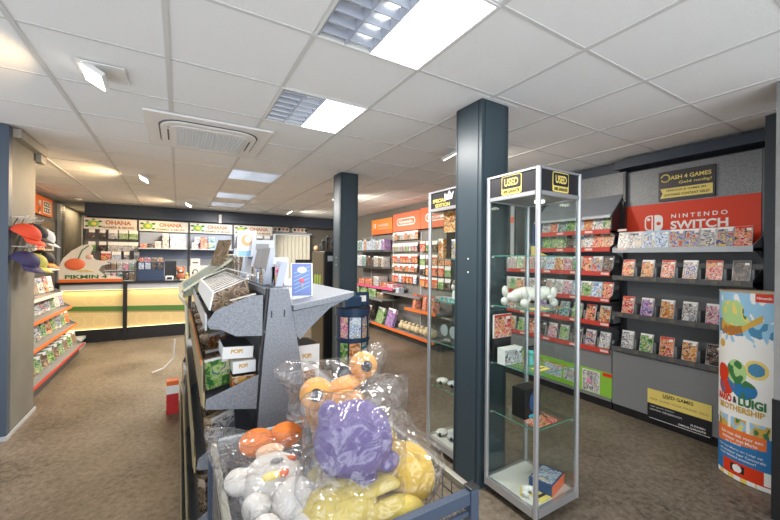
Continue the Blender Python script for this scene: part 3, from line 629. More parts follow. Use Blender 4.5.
# ------------------------------------------------------------------ glass display cases
def showcase(x0, x1, y0, y1, shelves, label, signs, name='glass_display_case'):
    t = thing(name, label, 'display case', ((x0+x1)/2, (y0+y1)/2, 0), None); T = 2.022; r = .014
    for k, (x, y) in enumerate(((x0, y0), (x1, y0), (x0, y1), (x1, y1))):
        MB().prism(rrect(x-r, x+r, y-r, y+r, .012, 4), 'z', .05, T).build('post', alu, t)
    m = MB()
    for z0, z1 in ((.052, .10), (1.865, 1.888), (T-.012, T)):
        m.box(x0+r, x1-r, y0-.012, y0+.012, z0, z1).box(x0+r, x1-r, y1-.012, y1+.012, z0, z1).box(x0-.012, x0+.012, y0+r, y1-r, z0, z1).box(x1-.012, x1+.012, y0+r, y1-r, z0, z1)
    build_each(m, 'rail', alu, t)
    MB().box(x0+.012, x1-.012, y0+.012, y1-.012, .07, .095).build('base_board', mat('base_white', (.70, .68, .62), .45), t)
    MB().box(x0+.012, x1-.012, y0+.012, y1-.012, 1.872, 1.885).build('top_board', mgrey, t)
    MB().box(x0+.012, x1-.012, y0+.012, y1-.012, T-.012, T-.006).build('lid', dgrey, t)
    for a, b, c, d in ((x0+r, x1-r, y0-.003, y0+.003), (x0+r, x1-r, y1-.003, y1+.003), (x0-.003, x0+.003, y0+r, y1-r), (x1-.003, x1+.003, y0+r, y1-r)):
        MB().box(a, b, c, d, .10, 1.865).build('glass_pane', glass, t)
    for a, b, c, d in ((x0+r, x1-r, y0-.004, y0+.004), (x0+r, x1-r, y1-.004, y1+.004), (x0-.004, x0+.004, y0+r, y1-r), (x1-.004, x1+.004, y0+r, y1-r)):
        MB().box(a, b, c, d, 1.888, T-.012).build('sign_panel', ink, t)
    for z in shelves:
        s = MB().box(x0+.02, x1-.02, y0+.02, y1-.02, z-.003, z+.003).build('glass_shelf', glass, t)
        MB().box(x0+.02, x1-.02, y0+.018, y0+.0195, z-.003, z+.003).box(x0+.018, x0+.0195, y0+.02, y1-.02, z-.003, z+.003).build('polished_edge', gedge, s)
        g = MB()
        for x, y in ((x0+.02, y0+.02), (x1-.02, y0+.02), (x0+.02, y1-.02), (x1-.02, y1-.02)): g.cyl((x, y, z-.012), (x, y, z-.003), .008, 8)
        build_each(g, 'shelf_clip', alu, s)
    MB().cyl((x0+.25, y0+.18, 1.862), (x0+.25, y0+.18, 1.872), .03, 14).build('spotlight', lit2, t)
    for x, y in ((x0+.06, y0+.06), (x1-.06, y0+.06), (x0+.06, y1-.06), (x1-.06, y1-.06)):
        MB().cyl((x-.012, y, .026), (x+.012, y, .026), .026, 14).box(x-.014, x+.014, y-.014, y+.014, .03, .07).build('caster', black, t)
    signs(t, x0, x1, y0, y1); return t
def used_signs(t, x0, x1, y0, y1):
    for c, rg, s in (((x0-.006, (y0+y1)/2, 1.950), NY, 1), (((x0+x1)/2, y0-.006, 1.950), XR, 1)):
        c = Vector(c); n = Vector(rg).cross(Vector(UP))
        m = MB().slab(c-n*.001, rg, UP, 0, 0, .002, 1, poly=rrect(-.075, .075, -.058, .058, .014)); m.slab(c+n*.001, rg, UP, 0, 0, .001, 0, poly=rrect(-.070, .070, -.022, .053, .010))
        m.text('USED', c+n*.0035+Vector((0, 0, .016)), rg, UP, .104, .046, 1, .028); m.text('100% GARANTIE', c+n*.0025+Vector((0, 0, -.040)), rg, UP, .125, .020, 0, .03)
        m.build('lettering', [ink, gold], t)
def spec_signs(t, x0, x1, y0, y1):
    c = Vector((x0-.006, (y0+y1)/2-.0, 1.950)); n = Vector((-1, 0, 0))
    m = MB(); m.text('SPECIAL', c+Vector((0, .05, -.005)), NY, UP, .16, .028, 0, .03); m.text('EDITION', c+Vector((0, .01, -.043)), NY, UP, .17, .028, 0, .03)
    m.slab(c+Vector((0, -.06, 0)), NY, UP, 0, 0, .0015, 1, poly=[(-.04, -.01), (.04, -.01), (.06, .045), (.03, .025), (.01, .06), (-.012, .025), (-.045, .04)])
    m.build('lettering', [gold, whitep], t)
showcase(1.725, 2.105, 1.295, 1.665, [.525, .84, 1.203, 1.52], 'tall glass display case on casters with USED signs, right of the front column', used_signs)
showcase(1.725, 2.105, 1.955, 2.29, [.50, .845, 1.168, 1.495], 'tall glass display case with special edition sign, behind the front column', spec_signs)
IX0 = len(C.objects)
OLD0 = set(C.objects)
# inside the USED case
t = thing('robot_dog', 'white plastic robot dog lying on the upper glass shelf of the USED case', 'toy robot', (2.02, 1.55, 1.193)); pw = mat('robot_white', (.68, .66, .60), .3)
MB().sph((2.02, 1.56, 1.265), (.125, .060, .050), 0, 4, Matrix.Rotation(-.35, 3, 'Z')).sph((2.11, 1.52, 1.275), (.05, .05, .045), 0, 3).build('body', pw, t)
MB().sph((1.925, 1.60, 1.25), (.05, .04, .035), 0, 3).build('head', pw, t)
for x, y in ((1.89, 1.64), (1.90, 1.50), (2.12, 1.46), (2.13, 1.60)):
    MB().sph((x, y, 1.222), (.028, .022, .028), 0, 3).cyl((x, y, 1.215), (x+(.05 if x < 2 else -.04), y+(.0), 1.262), .016, 10).sph((x, y, 1.285), (.022, .018, .035), 0, 3).build('leg', pw, t)
MB().tube([(2.04, 1.50, 1.24), (2.00, 1.49, 1.225), (1.95, 1.50, 1.232)], .008, 8).build('joint_band', ink, t)
def pcard(x, y, z, label, w=.10, d=.06, rz=0, m_=None):
    MB().prism([(x-w/2, y-d/2), (x+w/2, y-d/2), (x+w/2, y+d/2), (x-w/2, y+d/2)], 'z', z, z+.004).box(x-w*.3, x+w*.3, y-d*.12, y+d*.12, z+.004, z+.0045, 1).build('price_card', [m_ or gold, ink], tags=(label, 'price card', 'yellow price cards in the USED case'))
pcard(1.96, 1.44, 1.194, 'yellow price card in front of the white robot dog'); pcard(1.99, 1.45, .804, 'yellow price card lying on the middle glass shelf'); pcard(1.985, 1.43, .081, 'yellow price card on the bottom board beside the blue box', .12, .08)
case(1.93, 1.69, .96, 0, 0, 'red and white', 'red and white game box stood behind glass under the robot dog', None, w=.16, h=.15, name='game_box', cat='game box')
MB().box(1.85, 2.01, 1.69, 1.705, .81, .96).build('box_stand', black, tags=('black stand carrying the red and white game box', 'stand'))
case(1.93, 1.60, .804, 0, 0, 'silver grey', 'pale printed box on the middle glass shelf, left', None, w=.16, h=.10, t=.06, name='game_box', cat='game box')
t = thing('toy_figure', 'small teal and black toy figure behind the yellow card on the middle glass shelf', 'toy figure', (2.03, 1.55, .803)); MB().cyl((2.03, 1.55, .803), (2.03, 1.55, .86), .018, 12, 0, .012).sph((2.03, 1.55, .875), .02, 0, 2).build('body', mat('teal_plastic', (.1, .45, .42), .4), t); MB().sph((2.03, 1.55, .90), (.018, .018, .012), 0, 2).cyl((2.01, 1.55, .91), (2.05, 1.55, .91), .008).build('hair', ink, t)
t = thing('headset_box', 'black glossy headset box standing on the lowest glass shelf', 'box', (2.0, 1.54, .473))
MB().box(1.915, 2.06, 1.50, 1.60, .474, .655).build('carton', black, t, bevel=.004); MB().box(1.95, 2.03, 1.498, 1.50, .474, .50, 0).build('blue_band', mat('cyan_print', (.05, .45, .65), .4), t); MB().sph((1.99, 1.50, .57), (.035, .004, .055), 0, 3).build('headset_picture', mat('navy_print', (.02, .07, .2)), t)
MB().box(1.90, 2.08, 1.40, 1.49, .473, .485).build('flat_box', P('red and white'), tags=('flat red and white box lying in front of the black headset box', 'box'))
b0 = MB().box(-.10, .10, -.07, .07, 0, .065, 0).box(-.10, .10, -.0715, -.07, 0, .065, 1).box(-.085, .085, -.06, .06, .065, .066, 2).build('sports_shoe_box', [mat('navy_print', (.02, .07, .2)), salmon, P('pale blue')], tags=('blue and orange printed box on the bottom board of the USED case', 'box'))
b0.location = (2.10, 1.48, .081); b0.rotation_euler = (0, 0, .25)
t = thing('white_gadget', 'small white curled gadget on the bottom board, left of the blue box', 'gadget', (1.91, 1.47, .081)); m = MB()
for k in range(14):
    a = R(-40+k*17); m.sph((1.92+.032*math.cos(a), 1.47+.032*math.sin(a), .105), .018, 0, 2)
m.build('body', whitep, t); MB().cyl((1.875, 1.49, .081), (1.875, 1.49, .14), .006, 8).build('stem', gold, t)
for i, (x, y, z) in enumerate(((1.90, 1.50, 1.523), (2.02, 1.48, 1.523), (2.12, 1.60, 1.523))): pass
def remap(objs, f):
    for o in objs:
        if o.parent is None: o.location = f(Vector(o.location))
remap([o for o in C.objects if o not in OLD0], lambda v: Vector((v.x-.115, v.y-.07, {1.193: 1.206, 1.194: 1.206, .803: .843, .804: .843, .81: .843, .473: .528, .474: .528, .081: .095, .96: .993}.get(round(v.z, 3), v.z))))
OLD1 = set(C.objects)
# inside the special edition case
case(1.90, 2.33, 1.50, R(-90), .15, 'brown', 'golden brown game box at the top of the special edition case', None, w=.11, h=.0001+.17, name='game_box', cat='game box') if False else None
MB().box(1.88, 1.90, 2.15, 2.28, 1.70, 1.86, 0).box(1.90, 1.98, 2.16, 2.27, 1.498, 1.70, 1).build('framed_card', [P('orange'), black], tags=('golden framed card on a stand at the top of the special edition case', 'framed card'))
for i, (y, z, h, pal) in enumerate(((2.34, 1.498, .16, 'orange'), (2.27, 1.498, .18, 'pale blue'), (2.18, 1.498, .15, 'yellow and blue'), (2.11, 1.498, .14, 'red and white'))):
    sbox(1.90+.10*(i % 2), y, z, .06, .04, h, pal, f'{pal} narrow box, {ordn(i)} on top special edition shelf', group='boxes in the special edition case', rz=R(-90))
t = thing('toy_figure', 'white and brown toy figure on the second shelf of the special edition case', 'toy figure', (1.95, 2.22, 1.155)); MB().cyl((1.95, 2.22, 1.155), (1.95, 2.22, 1.24), .03, 12, 0, .02).sph((1.95, 2.22, 1.265), .032, 0, 2).build('body', pw, t); MB().sph((1.93, 2.20, 1.30), (.02, .02, .02), 0, 2).build('cap', brownp, t)
MB().box(1.87, 1.97, 2.10, 2.38, 1.154, 1.18).build('flat_box', P('teal'), tags=('flat teal and white box along the front of the second shelf', 'box'))
for i, y in enumerate((2.32, 2.21)):
    t = thing('boxed_disc', 'clear boxed silver disc on the third shelf of the special edition case'+(', left one' if i == 0 else ', right one'), 'boxed disc', (1.93, y, .814)); MB().box(1.90, 1.96, y-.05, y+.05, .814, .99).build('clear_box', glass, t); MB().cyl((1.925, y, .90), (1.93, y, .90), .045, 20).build('disc', lgrey, t)
for i, (z, lab) in enumerate(((.453, 'lower'), (.081, 'bottom'))):
    for k in range(3):
        t = thing('game_controller', f'pale grey game controller, {ordn(k)} on the {lab} level of the special edition case', 'game controller', (1.92, 2.34-.1*k, z), 'controllers in the special edition case'); y = 2.34-.1*k
        MB().sph((1.93+.03*k, y, z+.025), (.05, .045, .022), 0, 3).build('shell', pw if k != 1 else lgrey, t); MB().sph((1.90+.03*k, y-.02, z+.02), (.02, .014, .018), 0, 2).build('grip', ink, t)

remap([o for o in C.objects if o not in OLD1], lambda v: Vector((v.x-.115, v.y-.11, {1.498: 1.498, 1.155: 1.171, 1.154: 1.171, .814: .848, .453: .503, .081: .095}.get(round(v.z, 3), v.z))))
# ------------------------------------------------------------------ round console kiosk and drinks cooler by the second column
t = thing('game_kiosk', 'round navy game kiosk with four picture windows in front of the second column', 'kiosk', (1.73, 3.75, 0)); kx, ky, kr = 1.73, 3.76, .20
nav = mat('kiosk_navy', (.018, .045, .095), .3)
MB().cyl((kx, ky, 0), (kx, ky, .93), kr-.012, 40).build('drum', nav, t, smooth=False)
def arcpanel(mb, a0, a1, z0, z1, r, m=0, n=8):
    for k in range(n):
        a, c = R(a0+(a1-a0)*k/n), R(a0+(a1-a0)*(k+1)/n); mb.quad([(kx+r*math.cos(a), ky+r*math.sin(a), z0), (kx+r*math.cos(c), ky+r*math.sin(c), z0), (kx+r*math.cos(c), ky+r*math.sin(c), z1), (kx+r*math.cos(a), ky+r*math.sin(a), z1)], m)
m = MB()
for z0, z1 in ((.85, .93), (.565, .60), (.28, .31)):
    m.cyl((kx, ky, z0), (kx, ky, z1), kr, 40)
build_each(m, 'band', nav, t)
for (a0, a1, z0, z1, pal, lab) in ((203, 230, .61, .84, 'pink', None), (236, 274, .61, .84, 'pale blue', None), (203, 230, .32, .555, 'green', None), (236, 274, .32, .555, 'orange', None), (279, 300, .61, .84, 'yellow and blue', None), (279, 300, .32, .555, 'teal', None)):
    m = MB(); arcpanel(m, a0, a1, z0, z1, kr-.004); m.build('picture_window', P(pal), t)
MB().cyl((kx, ky, .93), (kx, ky, .945), kr, 40).build('console_top', black, t)
m = MB().box(kx+.03, kx+.20, ky-.02, ky+.0, .945, 1.10); m.build('header_board', nav, t)
MB().box(kx-.14, kx+.06, ky-.12, ky+.0, .945, 1.06).build('console_housing', nav, t, bevel=.01)
MB().box(kx+.08, kx+.16, ky-.024, ky-.02, .99, 1.06).build('white_label', whitep, t)
MB().box(kx+.02, kx+.20, ky-.21, ky-.20, .20, .27).build('price_plate', lgrey, t) 
t = thing('drinks_cooler', 'tall dark drinks cooler with brown side and green claw emblem, left of second column', 'drinks cooler', (1.85, 4.72, 0))
MB().box(1.66, 2.05, 4.50, 4.99, 0, 1.58).build('cabinet', black, t, bevel=.005); MB().box(1.645, 1.66, 4.51, 4.98, .02, 1.57).build('side_panel', mat('bronze_brown', (.065, .048, .024), .35), t)
m = MB()
for k, y in enumerate((4.83, 4.73, 4.63)): m.slab((1.645, y, 1.12), NY, UP, 0, 0, .003, 0, poly=[(-.035, .13), (.03, .15), (.015, -.02), (.02, -.16), (-.01, -.10), (-.03, 0)])
m.build('claw_emblem', mat('acid_green', (.22, .34, .03), .5), t); MB().box(1.70, 2.02, 4.495, 4.50, 1.45, 1.52).build('white_label', lgrey, t)
for i, (x, y, w, h) in enumerate(((1.76, 4.92, .08, .15), (1.78, 4.80, .08, .20), (1.80, 4.66, .09, .14), (1.92, 4.85, .1, .22))):
    m = MB().box(x, x+w, y-.05, y+.05, 1.585, 1.585+h); m.sph((x+w/2, y, 1.585+h), (.03, .03, .04), 0, 2).build('acrylic_box', [glass_mat('hazy_acrylic', (.8, .8, .8), .7, .3) if i == 0 else bpy.data.materials['hazy_acrylic']], tags=(('frosted clear box on top of the drinks cooler, '+('leftmost', 'second from left', 'third from left', 'rearmost')[i]), 'clear box', 'clear boxes on the cooler'))
MB().sph((1.69, 4.93, 1.625), (.035, .035, .04), 0, 3).build('round_ornament', [mat('peach_globe', (.8, .42, .22), .4)], tags=('small peach coloured ball on top of the drinks cooler', 'ornament'))

# ------------------------------------------------------------------ back wall units, counter
def blob_turtle(m, x, y, z, g1, g2, g3):
    for dx, dz, r in ((-.10, .05, .035), (.10, .05, .035), (-.10, -.05, .03), (.10, -.05, .03), (.0, .085, .025)): m.sph((x+dx, y, z+dz), (r, .004, r*.6), g1, 2)
    m.sph((x, y, z), (.085, .006, .062), g2, 3); m.sph((x, y-.004, z), (.045, .006, .035), g3, 2)
bx = [-1.61, -.73, .185, 1.076, 1.98]
uname = ['first', 'second', 'third', 'fourth']
for i in range(4):
    a, c = bx[i], bx[i+1]
    t = thing('back_wall_unit', f'{uname[i]} back wall unit from left behind the counter, with lettered header', 'wall shelving', ((a+c)/2, 9.1, 0), 'back wall units behind the counter')
    MB().box(a+.01, c-.01, 9.02, 9.13, 0, 2.24).build('back_panel', [greyp if i == 0 else mgrey], t)
    if i: MB().box(a+.03, c-.01, 9.0, 9.02, 1.44, 1.66).build('blue_band', bluep, t); MB().box(a+.03, c-.01, 9.012, 9.02, 1.05, 1.44).build('lower_panel', mat('pale_grey_panel', (.36, .38, .42), .5), t); MB().box(a+.03, c-.01, 9.012, 9.02, 1.66, 2.0).build('upper_panel', mat('pale_blue_grey_panel', (.32, .37, .46), .5), t)
    for x in (a+.012, c-.012): MB().box(x-.012, x+.012, 9.0, 9.02, .5, 2.22).build('slotted_upright', dgrey, t)
    m = MB().box(a+.02, c-.02, 8.955, 9.0, 2.01, 2.225, 0); blob_turtle(m, a+.17, 8.95, 2.115, 2, 3, 1)
    xx = (a+c)/2+.12
    m.text('OHANA', (xx, 8.953, 2.150), XR, UP, .42, .085, 4, .05); m.text('GAMES & MORE', (xx, 8.953, 2.055), XR, UP, .52, .045, 5, .03)
    m.build('header_sign', [cream, gold, dgreen, greenb, mat('coral_brown', (.50, .20, .09), .5), brownp], t)
    if i:
        MB().box(a+.03, c-.03, 8.72, 9.0, 1.635, 1.66).build('shelf', lgrey, t)
    MB().box(a+.03, c-.03, 8.68, 9.0, 1.02, 1.045).build('shelf', dgrey, t)
# hanging controllers etc. in unit 1
grid = [(1.995, [('black', .10), ('black', .10), ('silver grey', .16), ('green', .16), ('green', .16)]), (1.755, [('green', .12), ('black', .12), ('silver grey', .18), ('silver grey', .18), ('silver grey', .18)]), (1.565, [('red and white', .17), ('pale blue', .17), ('silver grey', .10), ('silver grey', .10)])]
for j, (z, L_) in enumerate(grid):
    for i, (pal, w) in enumerate(L_):
        x = -1.46+i*.165+(.0 if j < 2 else .22)
        hangpack(x, 8.93, z, 0, pal, f'{pal} controller pack, {ordn(i)} in {("top", "middle", "bottom")[j]} row above standee', f'{("top", "middle", "bottom")[j]} row of controller packs', w=w*.9, h=.17, t=.03)
for i, (x, z, pal) in enumerate(((1.17, 1.99, 'silver grey'), (1.32, 1.99, 'silver grey'), (1.48, 1.99, 'silver grey'), (1.66, 1.99, 'black'), (1.83, 1.99, 'silver grey'), (1.48, 1.80, 'silver grey'))):
    hangpack(x, 8.93, z, 0, pal, f'{pal} hanging pack, {ordn(i)} of those on the fourth back wall unit', 'packs on the fourth back wall unit', w=.13, h=.15, t=.03)
# boxes on the back wall shelves
for i, (x, w, h, d, pal, nm, lab) in enumerate((
    (-.62, .10, .08, .10, 'red and white', 'game_controller_box', 'small red box at the left end of the second unit shelf'),
    (-.49, .13, .08, .10, 'black', 'game_controller_box', 'black rounded box beside the small red box'),
    (-.37, .11, .13, .1, 'silver grey', 'product_box', 'little white box left of the big console box'),
    (-.24, .11, .30, .16, 'silver grey', 'console_box', 'tall white console box on the second unit shelf'),
    (-.02, .28, .30, .16, 'pale blue', 'console_box', 'large white and blue console box on the second unit shelf'),
    (.30, .13, .13, .12, 'silver grey', 'product_box', 'pale box at the left end of the third unit shelf'),
    (.47, .15, .13, .12, 'red and white', 'product_box', 'coral red box on the third unit shelf'),
    (.63, .15, .13, .12, 'teal', 'product_box', 'blue grey box on the third unit shelf'),
    (.83, .12, .18, .12, 'silver grey', 'product_box', 'white upright box on the third unit shelf'),
    (.96, .11, .10, .12, 'silver grey', 'product_box', 'low white box at the right end of the third unit shelf'))):
    sbox(x, 8.78, 1.661, w, d, h, pal, lab, name=nm)
for i, (x, w, h, pal) in enumerate(((.34, .11, .12, 'silver grey'), (.47, .12, .12, 'red and white'), (.62, .13, .12, 'teal'))):
    sbox(x, 8.80, 1.661+.131, w, .10, h, pal, f'{pal} small box, {ordn(i)} of upper layer, third unit shelf', group='upper layer boxes')
# counter
t = thing('shop_counter', 'long shop counter with backlit yellow and green panels and black frame', 'counter', (.2, 8.1, 0)); CX0, CX1, CY = -1.75, 2.0, 7.85
MB().box(CX0, CX1, CY-.02, 8.45, 1.0, 1.035).build('counter_top', black, t, bevel=.003)
MB().box(CX0, CX1, CY+.06, 8.40, .0, 1.0).build('carcass', dgrey, t)
MB().box(CX0, CX1, CY, CY+.06, 0, .22).build('plinth', black, t)
for x in (-1.72, -.815, .19, 1.13, 1.96): MB().box(x-.028, x+.028, CY-.03, CY+.03, .0, 1.0).build('frame_post', black, t)
for k, (a, c) in enumerate(((-1.69, -.845), (-.785, .16), (.22, 1.10), (1.16, 1.93))):
    MB().box(a, c, CY+.01, CY+.05, .90, 1.0).build('top_fascia', mat('pale_fascia', (.50, .53, .58), .4), t)
    m = MB().box(a, c, CY+.03, CY+.05, .22, .90, 0)
    # green stem band, drooping to the right
    f = lambda u: (.60-.07*u-.03*u*u)
    n = 16
    for s_ in range(n):
        u0, u1 = s_/n, (s_+1)/n; x0_, x1_ = a+(c-a)*u0, a+(c-a)*u1
        g0, g1 = (k-.0+u0)/2.2, (k+u1)/2.2
        z0, z1 = .60-.10*g0, .60-.10*g1; w0, w1 = .035+.02*g0, .035+.02*g1
        m.prism([(x0_, z0-w0), (x1_, z1-w1), (x1_, z1+w1), (x0_, z0+w0)], 'y', CY+.026, CY+.03, 1)
        m.prism([(x0_, z0-w0-.02), (x1_, z1-w1-.03), (x1_, z1-w1), (x0_, z0-w0)], 'y', CY+.027, CY+.03, 2)
    for (q1, q2, rr) in ((.25, .36, .11), (.62, .35, .09), (.45, .72, .07), (.75, .72, .08)):
        for w_ in range(24):
            aa = R(w_*15); m.box(a+(c-a)*q1+rr*math.cos(aa)-.011, a+(c-a)*q1+rr*math.cos(aa)+.011, CY+.0285, CY+.03, q2+rr*math.sin(aa)-.011, q2+rr*math.sin(aa)+.011, 3)
    m.build('backlit_panel', [mat('backlit_yellow', (.66, .50, .23), .4, emit=.13), mat('backlit_green', (.07, .17, .03), .4, emit=.15), mat('backlit_tan', (.38, .27, .10), .4, emit=.12), mat('backlit_ochre', (.70, .52, .235), .4, emit=.18)], t)
    m = MB().box(a, c, CY+.0, CY+.05, .895, .90).box(a, c, CY, CY+.05, .22, .225); build_each(m, 'light_strip', mat('warm_strip', (1, .88, .55), .5, emit=1.2), t)
    area('counter_strip_light', ((a+c)/2, CY-.01, .89), c-a-.06, .02, 1.6, (1, .85, .5), (R(-20), 0, 0))
# standee on the counter
t = thing('cardboard_standee', 'cream cardboard standee with green lettering and orange ball at the counter left end', 'standee', (-1.33, 7.95, 1.035))
prof = [(-.42, 0), (.44, 0), (.44, .05), (.05, .10), (.14, .16), (.10, .24), (.02, .30), (.16, .38), (.30, .36), (.36, .40), (.28, .46), (.10, .56), (.03, .66), (-.10, .64), (-.22, .54), (-.34, .42), (-.42, .25)]
prof = [(-.42, 0), (.44, 0), (.44, .05), (.36, .09), (.18, .12), (.10, .20), (.14, .28), (.24, .31), (.20, .36), (.06, .38), (-.02, .46), (.02, .58), (-.02, .655), (-.12, .63), (-.26, .53), (-.37, .40), (-.42, .25)]
m = MB().slab((-1.30, 7.93, 1.036), XR, UP, 0, 0, .02, 0, poly=prof); m.slab((-1.30, 7.915, 1.036), XR, UP, .86, .06, .018, 1, poly=[(-.42, 0), (.44, 0), (.44, .05), (-.42, .05)])
m.text('PIKMIN 4', (-1.36, 7.905, 1.128), XR, UP, .56, .065, 2, .03)
m.sph((-1.51, 7.905, 1.34), (.135, .02, .10), 3, 3).sph((-1.32, 7.905, 1.47), (.05, .01, .04), 4, 2)
for dx in (-.05, .02, .09): m.tube([(-1.46+dx, 7.905, 1.25), (-1.36+dx, 7.905, 1.21)], .008, 6, 5)
m.tube([(-1.47, 7.905, 1.43), (-1.42, 7.905, 1.58), (-1.33, 7.905, 1.66)], .008, 6, 2)
m.box(-1.56, -1.04, 7.95, 8.02, 1.036, 1.05, 0)
m.build('printed_board', [cream, orange, dgreen, salmon, mat('pink_pale', (.75, .5, .4), .6), gold], t)
# acrylic rack with small goods
t = thing('counter_rack', 'clear counter rack crowded with small goods between standee and blue box', 'rack', (-.9, 8.0, 1.035)); MB().box(-1.14, -.68, 8.0, 8.13, 1.036, 1.05).box(-1.14, -.68, 8.12, 8.13, 1.05, 1.42).box(-1.14, -.68, 8.0, 8.12, 1.22, 1.23).build('frame', mat('frosted_acrylic', (.55, .55, .56)), t)
for j, z in enumerate((1.05, 1.231)):
    for i in range(5):
        pal = ['silver grey', 'black', 'pink', 'brown', 'teal'][(i*2+j) % 5]
        sbox(-1.09+i*.088, 8.03, z, .075, .05, .14, pal, f'{pal} small pack, {ordn(i)} on the {("lower", "upper")[j]} tier of the clear counter rack', group='packs in the clear counter rack')
sbox(-.74, 7.93, 1.42, .11, .06, .16, 'orange', 'orange fox-coloured pack above the clear counter rack') if False else None
t = thing('counter_display_box', 'dark blue counter display box with rows of cards', 'display box', (-.45, 8.0, 1.035)); MB().box(-.65, -.24, 7.94, 8.15, 1.036, 1.38).build('body', mat('navy_box', (.035, .065, .14), .5), t, bevel=.004)
for i in range(4):
    m = MB().box(-.63+i*.10, -.55+i*.10, 7.925, 7.94, 1.25, 1.37); m.build('card_pocket', P(['pale blue', 'pale blue', 'black', 'black'][i]), t)
for i in range(4): sbox(-.60+i*.10, 7.98, 1.381, .085, .04, .08, ['red and white', 'pink', 'brown', 'orange'][i], f'small pack, {ordn(i)} on top of the dark blue counter box', group='packs on the blue counter box')
t = thing('monitor', 'black monitor on the counter right of the blue display box', 'monitor', (-.14, 8.05, 1.035)); MB().box(-.23, -.04, 8.02, 8.06, 1.09, 1.40).build('screen', black, t, bevel=.004); MB().box(-.18, -.09, 8.0, 8.1, 1.036, 1.05).box(-.15, -.12, 8.04, 8.06, 1.05, 1.1).build('foot', black, t)
t = thing('payment_terminal', 'small white payment device in front of the monitor', 'payment device', (-.15, 7.93, 1.035)); MB().box(-.215, -.085, 7.90, 7.97, 1.036, 1.12).build('body', whitep, t, bevel=.01); MB().box(-.19, -.11, 7.896, 7.90, 1.055, 1.10).build('screen', ink, t)
t = thing('plush_toy', 'small brown plush toy sitting on the counter', 'plush toy', (.03, 7.95, 1.035)); bp_ = mat('brown_plush', (.40, .14, .07), .9)
MB().sph((.03, 7.95, 1.11), (.075, .06, .075), 0, 3).sph((.03, 7.95, 1.22), (.07, .06, .06), 0, 3).build('body', bp_, t); MB().sph((.03, 7.90, 1.21), (.03, .02, .025), 0, 2).build('muzzle', cream, t)
for s_ in (-1, 1): MB().sph((.03+s_*.055, 7.96, 1.275), .025, 0, 2).build('ear', bp_, t)
t = thing('plush_toy', 'tiny yellow plush toy on the counter beside the brown one', 'plush toy', (.14, 7.93, 1.035)); MB().sph((.135, 7.93, 1.085), (.035, .03, .05), 0, 2).sph((.135, 7.93, 1.15), .03, 0, 2).build('body', mat('mustard_plush', (.55, .4, .12), .9), t)
for i, (x, w, z, h) in enumerate(((.28, .19, 1.036, .27), (.475, .19, 1.036, .27))):
    t = thing('headphone_box', f'white headphone box, {("left", "right")[i]} one of the pair on the counter', 'box', (x, 8.0, z), 'pair of white headphone boxes'); MB().box(x-w/2, x+w/2, 7.97, 8.07, z, z+h).build('carton', cream, t, bevel=.003)
    m = MB()
    for k in range(9): a_ = R(20+k*17.5); m.sph((x+.04*math.cos(a_), 7.968, z+.15+.05*math.sin(a_)), .010, 0, 1)
    m.sph((x-.042, 7.968, z+.135), (.016, .008, .026), 0, 2).sph((x+.042, 7.968, z+.135), (.016, .008, .026), 0, 2); m.build('headphone_picture', ink, t)
MB().box(.20, .36, 7.98, 8.06, 1.307, 1.45, 0).box(.23, .33, 7.977, 7.98, 1.36, 1.38, 1).build('product_box', [cream, ink], tags=('small white box stacked on the left headphone box', 'box'))
for i in range(3): MB().box(.02+i*.22, .20+i*.22, 7.86, 7.92, 1.036, 1.06).build('leaflet_tray', cream, tags=(f'flat cream tray, {ordn(i)} along the counter edge', 'tray', 'flat trays along the counter edge'))

# back wall: blinds, small signs, desk
t = thing('vertical_blind', 'pale vertical slat blinds on the back wall window', 'blinds', (2.52, 9.3, .5)); m = MB()
for k in range(9): m.prism([(2.10+k*.098, 9.255), (2.19+k*.098, 9.205), (2.193+k*.098, 9.21), (2.103+k*.098, 9.26)], 'z', .5, 2.06)
m.build('slats', mat('blind_fabric', (.62, .60, .50), .7), t); MB().box(2.06, 3.02, 9.20, 9.395, 2.085, 2.12).build('head_rail', lgrey, t)
struct('window_1', MB().box(2.06, 3.02, 9.34, 9.398, .5, 2.08), mat('window_glow', (.85, .88, .9), .3, emit=.5))
for i, (x0_, x1_) in enumerate(((2.05, 2.48), (2.55, 2.95))):
    m = MB().slab(((x0_+x1_)/2, 9.39, 2.21), XR, UP, 0, 0, .02, 0, poly=rrect(-(x1_-x0_)/2, (x1_-x0_)/2, -.065, .065, .05))
    for k in range(4): m.sph((x0_+.07+k*.10, 9.37, 2.21), (.035, .004, .035), 1+(k+i) % 3, 2)
    m.build('wall_sign', [cream, brownp, ink, salmon], tags=(('left' if i == 0 else 'right')+' rounded pictogram sign above the window blinds', 'sign', 'pictogram signs above the blinds'))
t = thing('office_desk', 'dark office desk with equipment in front of the blinds', 'desk', (2.9, 8.5, 0)); MB().box(2.35, 3.3, 8.2, 8.8, .72, .76).build('desk_top', dgrey, t)
for x, y in ((2.40, 8.25), (3.25, 8.25), (2.40, 8.75), (3.25, 8.75)): MB().box(x-.025, x+.025, y-.025, y+.025, 0, .72).build('leg', black, t)
t = thing('monitor', 'black screen unit on the desk in front of the blinds', 'monitor', (2.6, 8.4, .76)); MB().box(2.38, 2.80, 8.38, 8.44, .90, 1.44).build('screen', black, t, bevel=.005); MB().box(2.5, 2.7, 8.32, 8.5, .761, .78).box(2.57, 2.63, 8.40, 8.44, .78, .92).build('foot', black, t)
t = thing('printer', 'black printer on the desk with a green label', 'printer', (3.0, 8.4, .76)); MB().box(2.86, 3.2, 8.3, 8.6, .761, 1.40).build('body', black, t, bevel=.01); MB().box(2.9, 3.0, 8.295, 8.30, .90, 1.0).build('label', greenb, t); MB().box(2.92, 3.1, 8.295, 8.3, 1.15, 1.20).build('display', lgrey, t)
